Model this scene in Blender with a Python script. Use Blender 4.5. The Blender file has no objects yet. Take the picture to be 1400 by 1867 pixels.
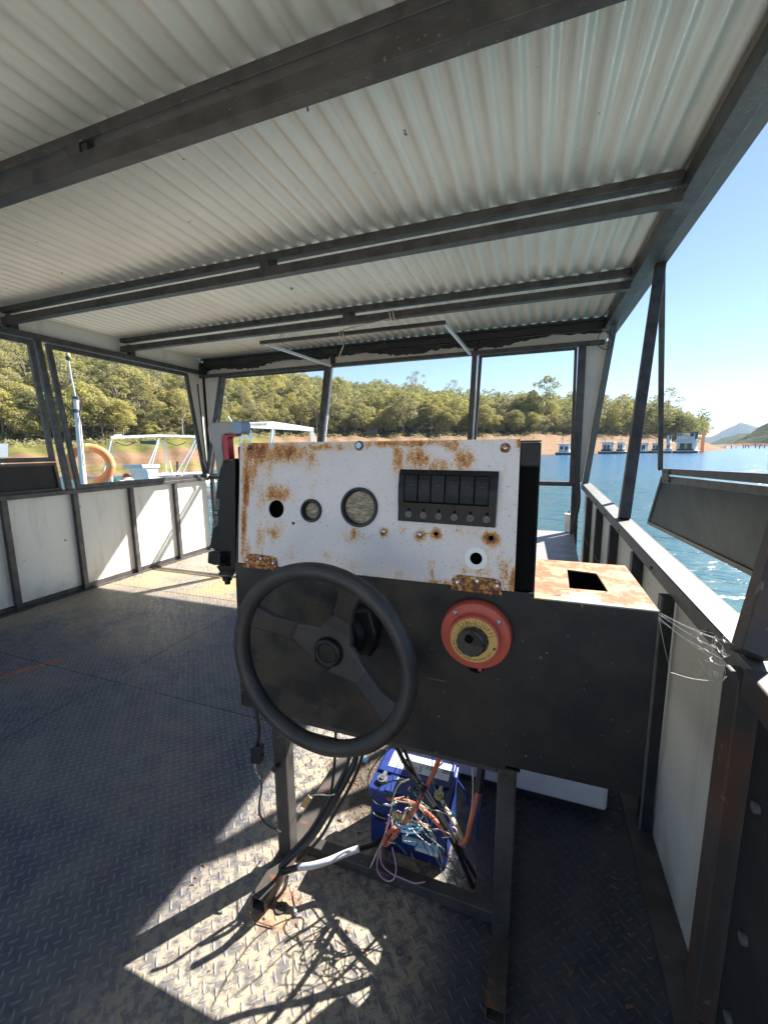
import bpy, bmesh, math, random
import numpy as np
from mathutils import Vector, Matrix
R_ = math.radians
random.seed(7)
sc = bpy.context.scene
COL = sc.collection

# ------------------------------------------------------------------ camera
W0, H0, FPX, EYE = 1400., 1867., 747., 1.23
_c = np.array([W0/2, H0/2])
_vY = np.array([975-_c[0], 815-_c[1], FPX]); _vX = -np.array([-1370-_c[0], 838-_c[1], FPX])
_Y = _vY/np.linalg.norm(_vY); _X = _vX-_Y*_vX.dot(_Y); _X /= np.linalg.norm(_X)
_Z = np.cross(_X, _Y)
if _Z[1] > 0: _Z = -_Z
RM = np.array([_X, _Y, _Z]); CAM = np.array([0, 0, EYE])
def ray(px, py): return RM @ np.array([px-_c[0], py-_c[1], FPX])
def PXp(px, py, x): r = ray(px, py); return Vector(CAM+r*x/r[0])
def PYp(px, py, y): r = ray(px, py); return Vector(CAM+r*y/r[1])
def PZp(px, py, z): r = ray(px, py); return Vector(CAM+r*(z-EYE)/r[2])
def PLp(px, py, o, n):
    r = Vector(ray(px, py)); t = (Vector(o)-Vector(CAM)).dot(n)/r.dot(n); return Vector(CAM)+r*t
cam = bpy.data.cameras.new('camera'); camo = bpy.data.objects.new('camera', cam); COL.objects.link(camo)
cam.sensor_fit = 'VERTICAL'; cam.sensor_height = 24; cam.lens = FPX/H0*24; cam.clip_start = .02; cam.clip_end = 20000
right = Vector(RM@np.array([1, 0, 0])); up = Vector(RM@np.array([0, -1, 0])); back = Vector(RM@np.array([0, 0, -1]))
m = Matrix((right, up, back)).transposed().to_4x4(); m.translation = Vector(CAM); camo.matrix_world = m
sc.camera = camo

# ------------------------------------------------------------------ mesh helpers
class MB:
    def __init__(s): s.v = []; s.f = []; s.sm = []
    def add(s, vs, fs, smooth=False):
        b = len(s.v); s.v += [Vector(v) for v in vs]; s.f += [tuple(i+b for i in f) for f in fs]; s.sm += [smooth]*len(fs); return s
    def hexa(s, c):  # 8 corners: 4 bottom ccw, 4 top
        return s.add(c, [(3, 2, 1, 0), (4, 5, 6, 7), (0, 1, 5, 4), (1, 2, 6, 5), (2, 3, 7, 6), (3, 0, 4, 7)])
    def box(s, a, b):
        x0, y0, z0 = (min(a[i], b[i]) for i in range(3)); x1, y1, z1 = (max(a[i], b[i]) for i in range(3))
        return s.hexa([(x0,y0,z0),(x1,y0,z0),(x1,y1,z0),(x0,y1,z0),(x0,y0,z1),(x1,y0,z1),(x1,y1,z1),(x0,y1,z1)])
    def bar(s, p, q, w, h, up=(0, 0, 1)):
        p, q = Vector(p), Vector(q); d = (q-p).normalized(); u = Vector(up); sd = d.cross(u)
        if sd.length < 1e-4: sd = d.cross(Vector((0, 1, 0)))
        sd.normalize(); u = sd.cross(d).normalized(); a = sd*w/2; b = u*h/2
        return s.hexa([p-a-b, p+a-b, q+a-b, q-a-b, p-a+b, p+a+b, q+a+b, q-a+b])
    def prism(s, pts, off):  # planar outline extruded by vector off
        n = len(pts); pts = [Vector(p) for p in pts]; off = Vector(off)
        vs = pts+[p+off for p in pts]
        fs = [tuple(range(n))[::-1], tuple(range(n, 2*n))]+[(i, (i+1) % n, n+(i+1) % n, n+i) for i in range(n)]
        return s.add(vs, fs)
    def tube(s, pts, r, seg=8, rs=None, cap=True):
        pts = [Vector(p) for p in pts]; n = len(pts)
        T = [((pts[min(i+1, n-1)]-pts[max(i-1, 0)])).normalized() for i in range(n)]
        u = T[0].orthogonal().normalized(); vs = []
        for i in range(n):
            u = (u-T[i]*u.dot(T[i]));
            u = u.normalized() if u.length > 1e-5 else T[i].orthogonal().normalized()
            w = T[i].cross(u); rr = rs[i] if rs else r
            vs += [pts[i]+(u*math.cos(2*math.pi*k/seg)+w*math.sin(2*math.pi*k/seg))*rr for k in range(seg)]
        fs = [(i*seg+k, i*seg+(k+1) % seg, (i+1)*seg+(k+1) % seg, (i+1)*seg+k) for i in range(n-1) for k in range(seg)]
        s.add(vs, fs, True)
        if cap:
            s.add([vs[k] for k in range(seg)], [tuple(range(seg))[::-1]]); s.add([vs[(n-1)*seg+k] for k in range(seg)], [tuple(range(seg))])
        return s
    def lathe(s, o, ax, prof, seg=32, closed=False):  # prof: (radius, height along axis)
        o = Vector(o); ax = Vector(ax).normalized(); u = ax.orthogonal().normalized(); w = ax.cross(u); vs = []
        for r, h in prof:
            vs += [o+ax*h+(u*math.cos(2*math.pi*k/seg)+w*math.sin(2*math.pi*k/seg))*max(r, 1e-5) for k in range(seg)]
        n = len(prof); fs = []
        for i in range(n if closed else n-1):
            j = (i+1) % n
            fs += [(i*seg+k, i*seg+(k+1) % seg, j*seg+(k+1) % seg, j*seg+k) for k in range(seg)]
        return s.add(vs, fs, True)
    def cyl(s, o, ax, r, h, seg=32):
        return s.lathe(o, ax, [(0, 0), (r, 0), (r, h), (0, h)], seg)
    def ball(s, c, r, seg=12, sc_=(1, 1, 1)):
        vs = []; fs = []; m_ = seg//2
        for i in range(m_+1):
            a = math.pi*i/m_
            for k in range(seg):
                b = 2*math.pi*k/seg; vs.append(Vector(c)+Vector((math.sin(a)*math.cos(b)*sc_[0], math.sin(a)*math.sin(b)*sc_[1], math.cos(a)*sc_[2]))*r)
        for i in range(m_):
            for k in range(seg): fs.append((i*seg+k, i*seg+(k+1) % seg, (i+1)*seg+(k+1) % seg, (i+1)*seg+k))
        return s.add(vs, fs, True)

ORIG = {}
def world_origin(o):
    return ORIG.get(o.name, Vector((0, 0, 0))) if o else Vector((0, 0, 0))
def props(o, label=None, cat=None, group=None, kind=None):
    if label: o['label'] = label
    if cat: o['category'] = cat
    if group: o['group'] = group
    if kind: o['kind'] = kind
    return o
def obj(name, mb, mat, parent=None, bevel=0, label=None, autosm=True, fix=True):
    me = bpy.data.meshes.new(name)
    L = world_origin(parent)
    me.from_pydata([tuple(v-L) for v in mb.v], [], mb.f)
    me.polygons.foreach_set('use_smooth', mb.sm)
    if fix:
        bm = bmesh.new(); bm.from_mesh(me)
        bmesh.ops.recalc_face_normals(bm, faces=bm.faces); bm.to_mesh(me); bm.free()
    me.update()
    if any(mb.sm): me.set_sharp_from_angle(angle=R_(38))
    me.materials.append(mat)
    o = bpy.data.objects.new(name, me); COL.objects.link(o)
    if parent is not None:
        o.parent = parent; ORIG[o.name] = L
    if bevel:
        b = o.modifiers.new('b', 'BEVEL'); b.width = bevel; b.segments = 2; b.limit_method = 'ANGLE'; b.angle_limit = R_(40); b.harden_normals = False
    if label: o['label'] = label
    return o
def thing(name, label, cat, loc=(0, 0, 0), group=None):
    o = bpy.data.objects.new(name, None); COL.objects.link(o); o.location = loc; o.empty_display_size = .1
    ORIG[o.name] = Vector(loc); props(o, label, cat, group); return o
def single(name, mb, mat, label, cat, group=None, bevel=0, kind=None):
    o = obj(name, mb, mat, None, bevel); props(o, label, cat, group, kind); return o
def smooth_path(pts, k=6):
    P = [Vector(p) for p in pts]; P = [P[0]*2-P[1]]+P+[P[-1]*2-P[-2]]; out = []
    for i in range(1, len(P)-2):
        for j in range(k):
            t = j/k; a, b, c, d = P[i-1:i+3]
            out.append(.5*((2*b)+(c-a)*t+(2*a-5*b+4*c-d)*t*t+(3*b-a-3*c+d)*t**3))
    out.append(P[-2]); return out
def plate_holes(o, u, v, outer, holes, th, n):
    """flat plate in the plane o+u*a+v*b with round/polygon holes, thickness th along n"""
    bm = bmesh.new(); loops = [outer]+holes; edges = []
    for lp in loops:
        vs = [bm.verts.new(o+u*a+v*b) for a, b in lp]
        for i in range(len(vs)): edges.append(bm.edges.new((vs[i], vs[(i+1) % len(vs)])))
    bmesh.ops.triangle_fill(bm, use_beauty=True, use_dissolve=False, edges=edges)
    fs = list(bm.faces)
    r = bmesh.ops.extrude_face_region(bm, geom=fs)
    bmesh.ops.translate(bm, verts=[x for x in r['geom'] if isinstance(x, bmesh.types.BMVert)], vec=n*th)
    bm.verts.index_update(); mb = MB(); mb.add([x.co.copy() for x in bm.verts], [tuple(q.index for q in f.verts) for f in bm.faces]); bm.free(); return mb
def circ(a, b, r, n=28): return [(a+r*math.cos(2*math.pi*k/n), b+r*math.sin(2*math.pi*k/n)) for k in range(n)]
def text_mb(s, size, o, u, v, n, depth=.0006, align='CENTER', mb=None):
    cu = bpy.data.curves.new('t', 'FONT'); cu.body = s; cu.size = size; cu.extrude = depth/2; cu.align_x = align; cu.align_y = 'CENTER'; cu.resolution_u = 3
    to = bpy.data.objects.new('t', cu); me = bpy.data.meshes.new_from_object(to)
    mb = mb or MB()
    mb.add([Vector(o)+Vector(u)*q.co.x+Vector(v)*q.co.y+Vector(n)*q.co.z for q in me.vertices], [tuple(p.vertices) for p in me.polygons])
    bpy.data.objects.remove(to); bpy.data.curves.remove(cu); bpy.data.meshes.remove(me); return mb

# ------------------------------------------------------------------ materials
class NT:
    def __init__(s, name):
        s.m = bpy.data.materials.new(name); s.m.use_nodes = True; s.t = s.m.node_tree; s.n = s.t.nodes; s.l = s.t.links
        s.b = s.n['Principled BSDF']; s.out = s.n['Material Output']; s._pos = None
    def set(s, sock, val):
        if isinstance(val, bpy.types.NodeSocket): s.l.new(val, sock)
        elif isinstance(val, (tuple, list)) and len(val) == 3 and sock.type == 'RGBA': sock.default_value = (*val, 1)
        else: sock.default_value = val
    def math(s, op, a, b=0., c=None, clamp=False):
        n = s.n.new('ShaderNodeMath'); n.operation = op; n.use_clamp = clamp; s.set(n.inputs[0], a); s.set(n.inputs[1], b)
        if c is not None: s.set(n.inputs[2], c)
        return n.outputs[0]
    def vm(s, op, a, b=(0, 0, 0), out=0):
        n = s.n.new('ShaderNodeVectorMath'); n.operation = op; s.set(n.inputs[0], a)
        if op == 'SCALE': s.set(n.inputs['Scale'], b)
        else: s.set(n.inputs[1], b)
        return n.outputs[out]
    def noise(s, scale, vec=None, det=4, rough=.55, dist=0, typ=None):
        n = s.n.new('ShaderNodeTexNoise'); n.inputs['Scale'].default_value = scale; n.inputs['Detail'].default_value = det
        n.inputs['Roughness'].default_value = rough; n.inputs['Distortion'].default_value = dist
        s.l.new(vec if vec is not None else s.pos(), n.inputs['Vector']); return n.outputs['Fac']
    def vor(s, scale, vec=None, feat='F1'):
        n = s.n.new('ShaderNodeTexVoronoi'); n.feature = feat; n.inputs['Scale'].default_value = scale
        s.l.new(vec if vec is not None else s.pos(), n.inputs['Vector']); return n.outputs['Distance']
    def pos(s):
        if s._pos is None: s._pos = s.n.new('ShaderNodeNewGeometry').outputs['Position']
        return s._pos
    def objc(s): return s.n.new('ShaderNodeTexCoord').outputs['Object']
    def xyz(s, v):
        n = s.n.new('ShaderNodeSeparateXYZ'); s.l.new(v, n.inputs[0]); return n.outputs
    def comb(s, x, y, z):
        n = s.n.new('ShaderNodeCombineXYZ'); s.set(n.inputs[0], x); s.set(n.inputs[1], y); s.set(n.inputs[2], z); return n.outputs[0]
    def ramp(s, f, lo, hi, a=0., b=1.):
        n = s.n.new('ShaderNodeMapRange'); n.interpolation_type = 'SMOOTHSTEP'; s.set(n.inputs['Value'], f)
        s.set(n.inputs['From Min'], lo); s.set(n.inputs['From Max'], hi); s.set(n.inputs['To Min'], a); s.set(n.inputs['To Max'], b); return n.outputs[0]
    def mix(s, f, a, b):
        n = s.n.new('ShaderNodeMix'); n.data_type = 'RGBA'; s.set(n.inputs[0], f); s.set(n.inputs[6], a); s.set(n.inputs[7], b); return n.outputs[2]
    def bump(s, h, strength=.3, dist=.01, prev=None):
        n = s.n.new('ShaderNodeBump'); n.inputs['Strength'].default_value = strength; n.inputs['Distance'].default_value = dist
        s.l.new(h, n.inputs['Height'])
        if prev is not None: s.l.new(prev, n.inputs['Normal'])
        s.l.new(n.outputs[0], s.b.inputs['Normal']); return n.outputs[0]
    def attr(s, name):
        n = s.n.new('ShaderNodeAttribute'); n.attribute_name = name; return n.outputs['Fac']
    def fin(s, col=None, rough=None, metal=None, spec=None):
        if col is not None: s.set(s.b.inputs['Base Color'], col)
        if rough is not None: s.set(s.b.inputs['Roughness'], rough)
        if metal is not None: s.set(s.b.inputs['Metallic'], metal)
        if spec is not None: s.set(s.b.inputs['Specular IOR Level'], spec)
        return s.m

def mat_worn(name, base, dark=None, rough=.5, metal=0, scale=8, amt=.5, speck=None, bump=.05, spec=.5):
    t = NT(name); dark = dark or tuple(c*.55 for c in base)
    f = t.ramp(t.noise(scale, det=6), .35, .7)
    c = t.mix(t.math('MULTIPLY', f, amt), base, dark)
    if speck:
        col, thr = speck
        g = t.ramp(t.noise(scale*6, det=5), thr, thr+.06); c = t.mix(g, c, col)
    r = t.math('ADD', rough-.08, t.math('MULTIPLY', t.noise(scale*3), .16))
    if bump: t.bump(t.noise(scale*9, det=5), bump, .004)
    return t.fin(c, r, metal, spec)

M = {}
M['steel'] = mat_worn('dark_painted_steel', (.080, .073, .070), (.040, .036, .034), .45, .2, 13, .95, ((.20, .18, .16), .655), .3)
M['steel_rust'] = mat_worn('rusty_dark_steel', (.085, .075, .068), (.050, .042, .038), .6, .2, 6, .9, ((.19, .075, .035), .60), .35)
M['peel'] = mat_worn('peeling_black_paint', (.018, .018, .019), (.04, .038, .036), .5, 0, 7, .8, ((.30, .27, .23), .67), .3)
M['rustpost'] = mat_worn('streaked_rusty_post', (.050, .045, .044), (.115, .058, .034), .6, .1, 5, .9, ((.17, .14, .12), .65), .4)
M['galv'] = mat_worn('galvanised_steel', (.14, .145, .145), (.10, .105, .105), .55, .2, 14, .8, ((.25, .18, .12), .72), .1)
M['fascia'] = mat_worn('fascia_paint', (.70, .64, .57), (.58, .52, .46), .6, 0, 4, .6, ((.2, .17, .14), .74), .08)
M['black'] = mat_worn('black_stud_paint', (.016, .017, .02), (.035, .035, .037), .45, 0, 10, .7, ((.13, .10, .08), .72), .2)
M['flap'] = mat_worn('dull_metal_flap', (.045, .044, .044), (.028, .028, .030), .45, 0, 5, .8, ((.3, .2, .12), .75), .1, .08)
M['white'] = mat_worn('white_gloss', (.78, .78, .76), (.62, .62, .6), .45, 0, 8, .5, None, .03)
M['chrome'] = mat_worn('screw_metal', (.5, .5, .5), (.3, .3, .3), .25, .9, 60, .6, None, 0)
M['rubber'] = mat_worn('black_rubber', (.012, .013, .016), (.022, .023, .026), .42, 0, 30, .6, ((.10, .10, .10), .74), .15)
M['wheel'] = mat_worn('dusty_wheel_rim', (.022, .021, .022), (.042, .037, .033), .5, 0, 14, .9, ((.09, .08, .07), .68), .25)
M['plastic'] = mat_worn('black_plastic', (.010, .009, .009), (.018, .016, .014), .42, 0, 22, .6, ((.09, .08, .07), .76), .06, .3)
M['void'] = mat_worn('dark_inside', (.004, .004, .004), (.006, .006, .006), .9, 0, 5, .3, None, 0, .1)
M['green'] = mat_worn('green_wire', (.02, .12, .07), None, .4, 0, 20, .4, None, 0)
M['pinkw'] = mat_worn('pink_wire', (.55, .32, .50), None, .4, 0, 20, .3, None, 0)
M['cream'] = mat_worn('cream_wire', (.62, .55, .42), None, .45, 0, 30, .5, None, 0)
M['bluew'] = mat_worn('light_blue_wire', (.30, .55, .75), None, .4, 0, 20, .3, None, 0)
M['bluecable'] = mat_worn('blue_cable', (.02, .06, .22), None, .4, 0, 20, .3, None, 0)
M['redcable'] = mat_worn('faded_red_cable', (.50, .13, .07), (.36, .09, .05), .5, 0, 25, .7, None, .05)
M['copper'] = mat_worn('brown_wire', (.22, .08, .04), None, .5, 0, 20, .3, None, 0)
M['redplastic'] = mat_worn('red_plastic', (.52, .085, .05), (.40, .065, .045), .45, 0, 12, .7, ((.3, .12, .09), .75), .04)
M['yellowlabel'] = mat_worn('yellow_label', (.66, .40, .11), (.56, .33, .09), .45, 0, 20, .6, None, 0)
M['ink'] = mat_worn('black_ink', (.01, .01, .01), None, .5, 0, 5, .1, None, 0)
M['inkw'] = mat_worn('white_ink', (.7, .7, .68), None, .5, 0, 5, .1, None, 0)
M['redink'] = mat_worn('red_ink', (.45, .05, .03), None, .5, 0, 5, .1, None, 0)
M['gray_handle'] = mat_worn('grey_handle', (.30, .285, .27), (.24, .23, .22), .5, 0, 20, .6, None, .05)
M['blue_grey'] = mat_worn('blue_grey_cap', (.22, .30, .40), None, .45, 0, 20, .4, None, .05)
M['redtrig'] = mat_worn('red_trigger', (.45, .02, .03), None, .35, 0, 20, .4, None, 0)
M['battblue'] = mat_worn('blue_battery_case', (.018, .040, .20), (.012, .025, .12), .38, 0, 12, .7, ((.12, .12, .18), .72), .05)
M['orange'] = mat_worn('life_ring_orange', (.92, .30, .10), (.85, .26, .09), .5, 0, 4, .5, None, .03)
M['tape'] = mat_worn('reflective_tape', (.55, .45, .2), None, .4, 0, 10, .4, None, 0)
M['alu'] = mat_worn('painted_alu', (.62, .65, .70), (.5, .52, .56), .35, .2, 8, .5, None, 0)
M['glassdark'] = mat_worn('dark_window', (.02, .025, .03), None, .15, 0, 3, .4, None, 0)
M['wood'] = mat_worn('brown_wood', (.20, .10, .05), (.12, .06, .03), .7, 0, 6, .6, None, .1)
M['lampface'] = mat_worn('worn_lamp_face', (.17, .13, .09), (.08, .065, .05), .5, 0, 160, .8, None, 0)
M['web'] = mat_worn('spider_silk', (.75, .72, .65), None, .4, 0, 30, .2, None, 0)
M['whitepoly'] = mat_worn('white_box_paint', (.62, .61, .62), (.5, .5, .52), .6, 0, 9, .5, ((.25, .22, .2), .74), .12)

def mat_panelwhite():
    t = NT('off_white_wall_sheet'); p = t.pos()
    c = t.mix(t.ramp(t.noise(1.6, det=5), .35, .7, 0, .55), (.70, .69, .63), (.61, .59, .52))
    st = t.ramp(t.noise(7, t.vm('MULTIPLY', p, (1, 1, .12)), det=6, rough=.65), .52, .72, 0, .5); c = t.mix(st, c, (.42, .38, .31))
    sp = t.ramp(t.noise(26, det=3), .73, .76); c = t.mix(sp, c, (.13, .11, .09))
    z = t.xyz(p)[2]; low = t.math('MULTIPLY', t.ramp(z, .25, .0), t.ramp(t.noise(9, det=6), .3, .7)); c = t.mix(t.math('MULTIPLY', low, .6), c, (.33, .28, .21))
    t.bump(t.noise(3, det=3), .35, .02)
    return t.fin(c, .42, 0)
M['panel'] = mat_panelwhite()

def mat_roof():
    t = NT('corrugated_roof_metal'); p = t.pos()
    c = t.mix(t.ramp(t.noise(1.3, det=6), .3, .7), (.79, .78, .72), (.69, .68, .62))
    st = t.ramp(t.noise(3, t.vm('MULTIPLY', p, (4, .25, 1)), det=5), .5, .75, 0, .5); c = t.mix(st, c, (.55, .545, .50))
    sp = t.ramp(t.noise(11, t.vm('MULTIPLY', p, (1.6, .8, 1)), det=6, rough=.7), .685, .70); c = t.mix(sp, c, (.03, .03, .03))
    return t.fin(c, t.math('ADD', .33, t.math('MULTIPLY', t.noise(6), .12)), .12, .3)
M['roof'] = mat_roof()

def mat_floor():
    t = NT('checker_plate_deck'); p = t.pos(); x, y, z = t.xyz(p)
    # rotated 45 deg lattice with alternating lugs
    a = t.math('MULTIPLY', t.math('ADD', x, y), 1/(.0255*1.4142)); b = t.math('MULTIPLY', t.math('SUBTRACT', y, x), 1/(.0255*1.4142))
    ia, ib = t.math('FLOOR', a), t.math('FLOOR', b); fa = t.math('SUBTRACT', t.math('FRACT', a), .5); fb = t.math('SUBTRACT', t.math('FRACT', b), .5)
    par = t.math('MODULO', t.math('ABSOLUTE', t.math('ADD', ia, ib)), 2.)
    q = t.math('GREATER_THAN', par, .5)
    mixf = lambda A, B: t.math('ADD', t.math('MULTIPLY', A, t.math('SUBTRACT', 1., q)), t.math('MULTIPLY', B, q))
    L = mixf(fa, fb); S = mixf(fb, fa)
    e = t.math('SQRT', t.math('ADD', t.math('POWER', t.math('DIVIDE', t.math('ABSOLUTE', L), .60), 2.), t.math('POWER', t.math('DIVIDE', t.math('ABSOLUTE', S), .155), 2.)))
    lug = t.ramp(e, 1.0, .45)
    blotch = t.ramp(t.noise(34, det=5, rough=.65), .42, .56)
    big = t.ramp(t.noise(1.7, det=5, rough=.6), .34, .66)
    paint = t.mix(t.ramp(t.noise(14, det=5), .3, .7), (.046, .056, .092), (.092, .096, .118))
    dust_and_sun = t.mix(t.ramp(t.noise(6, det=4), .3, .7), (.46, .37, .245), (.36, .31, .235))
    # helm strip: sun patch painted into the dusty tone; wall foot dusty too
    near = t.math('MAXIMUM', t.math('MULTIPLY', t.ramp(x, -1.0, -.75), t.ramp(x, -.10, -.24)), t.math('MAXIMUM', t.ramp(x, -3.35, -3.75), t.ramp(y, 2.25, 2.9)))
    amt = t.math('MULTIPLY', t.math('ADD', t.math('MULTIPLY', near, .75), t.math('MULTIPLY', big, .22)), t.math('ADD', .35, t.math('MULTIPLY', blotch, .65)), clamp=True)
    c = t.mix(amt, paint, dust_and_sun)
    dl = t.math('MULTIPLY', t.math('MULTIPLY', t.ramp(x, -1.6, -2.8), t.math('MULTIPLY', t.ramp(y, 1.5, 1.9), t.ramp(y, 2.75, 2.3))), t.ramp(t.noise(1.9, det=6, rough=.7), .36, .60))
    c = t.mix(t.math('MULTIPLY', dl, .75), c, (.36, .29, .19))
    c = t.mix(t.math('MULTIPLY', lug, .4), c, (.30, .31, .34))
    c = t.mix(t.math('MULTIPLY', t.ramp(x, -.30, -.05), .6), c, (.018, .018, .018))  # shade on the right side painted into the floor colour
    # dark damp dirt by the battery
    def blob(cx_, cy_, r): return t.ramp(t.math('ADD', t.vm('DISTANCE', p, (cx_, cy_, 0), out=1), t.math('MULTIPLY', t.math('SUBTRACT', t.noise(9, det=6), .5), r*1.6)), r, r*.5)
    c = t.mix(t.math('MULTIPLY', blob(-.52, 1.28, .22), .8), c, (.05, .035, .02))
    c = t.mix(t.math('MULTIPLY', blob(-.60, .76, .08), .45), c, (.36, .20, .09))
    # rust strip at far left and along a seam
    rs = t.math('MULTIPLY', t.ramp(t.math('ABSOLUTE', t.math('ADD', t.math('SUBTRACT', x, -2.62), t.math('MULTIPLY', t.math('SUBTRACT', y, 1.45), -.55))), .035, .02), t.math('MULTIPLY', t.ramp(y, 1.50, 1.46), t.ramp(y, 1.0, 1.1)))
    c = t.mix(t.math('MULTIPLY', rs, t.ramp(t.noise(20, det=4), .35, .5)), c, (.34, .10, .045))
    o = t.math('MULTIPLY', t.math('MULTIPLY', t.ramp(t.math('ABSOLUTE', t.math('SUBTRACT', t.math('ADD', y, t.math('MULTIPLY', x, .02)), 2.85)), .45, .1), t.ramp(t.noise(2.5, det=4), .45, .6)), t.ramp(x, -1.5, -2.3)); c = t.mix(t.math('MULTIPLY', o, .6), c, (.55, .36, .14))
    # plate seams
    def seam(d): return t.ramp(t.math('ABSOLUTE', d), .0045, .002)
    s1 = seam(t.math('SUBTRACT', x, -2.11)); s2 = seam(t.math('SUBTRACT', y, 1.42)); s3 = seam(t.math('SUBTRACT', y, 2.60)); s4 = seam(t.math('SUBTRACT', x, .30))
    sm = t.math('MAXIMUM', t.math('MAXIMUM', s1, s2), s3)
    c = t.mix(sm, c, (.012, .012, .012))
    b1 = t.bump(t.math('SUBTRACT', t.math('ADD', lug, t.math('MULTIPLY', t.noise(60, det=4), .12)), t.math('MULTIPLY', sm, 1.2)), .85, .0028)
    return t.fin(c, t.math('ADD', .42, t.math('MULTIPLY', blotch, .25)), .15)
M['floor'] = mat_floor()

def mat_console():
    t = NT('console_dark_steel')
    c = t.mix(t.ramp(t.noise(7, det=7, rough=.65), .36, .66), (.010, .011, .014), (.027, .024, .021))
    x = t.xyz(t.pos())[0]; c = t.mix(t.math('MULTIPLY', t.ramp(x, .0, -.5), t.ramp(t.noise(11, det=6), .4, .62, 0, .75)), c, (.062, .050, .036))
    c = t.mix(t.ramp(t.noise(85, det=3), .70, .73), c, (.16, .13, .10))
    sc1 = t.ramp(t.noise(60, t.vm('MULTIPLY', t.pos(), (.06, 1, 1)), det=2), .735, .75, 0, .5); c = t.mix(sc1, c, (.15, .14, .13))
    sc2 = t.ramp(t.noise(55, t.vm('MULTIPLY', t.pos(), (1, 1, .07)), det=2), .745, .755, 0, .4); c = t.mix(sc2, c, (.14, .12, .10))
    t.bump(t.math('ADD', t.noise(40, det=5), t.math('MULTIPLY', t.noise(3, det=2), 3.)), .2, .003)
    return t.fin(c, t.math('ADD', .40, t.math('MULTIPLY', t.noise(5, det=5), .22)), .0, .35)
M['console'] = mat_console()

def mat_boxtop():
    t = NT('flaking_rust_top'); 
    c = t.mix(t.ramp(t.noise(13, det=8, rough=.7), .44, .53), (.36, .27, .15), (.30, .095, .03))
    c = t.mix(t.ramp(t.noise(45, det=5, rough=.7), .54, .62, 0, .5), c, (.36, .27, .18))
    y = t.xyz(t.pos())[1]
    g = t.math('MULTIPLY', t.ramp(y, .97, .90), t.ramp(t.noise(9, det=6), .42, .52)); c = t.mix(g, c, (.26, .245, .24))
    c = t.mix(t.ramp(t.noise(24, det=8, dist=1.5), .62, .66), c, (.12, .07, .04))
    t.bump(t.noise(30, det=7, rough=.7), .7, .006)
    return t.fin(c, .75, 0)
M['boxtop'] = mat_boxtop()

def mat_bench():
    t = NT('weathered_bench_top'); p = t.vm('MULTIPLY', t.pos(), (.5, 2.5, 1))
    c = t.mix(t.ramp(t.noise(12, p, det=7, rough=.7), .35, .65), (.34, .34, .37), (.17, .16, .17))
    c = t.mix(t.ramp(t.noise(20, p, det=5), .58, .66), c, (.30, .2, .14))
    return t.fin(c, .5, .1)
M['bench'] = mat_bench()

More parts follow.
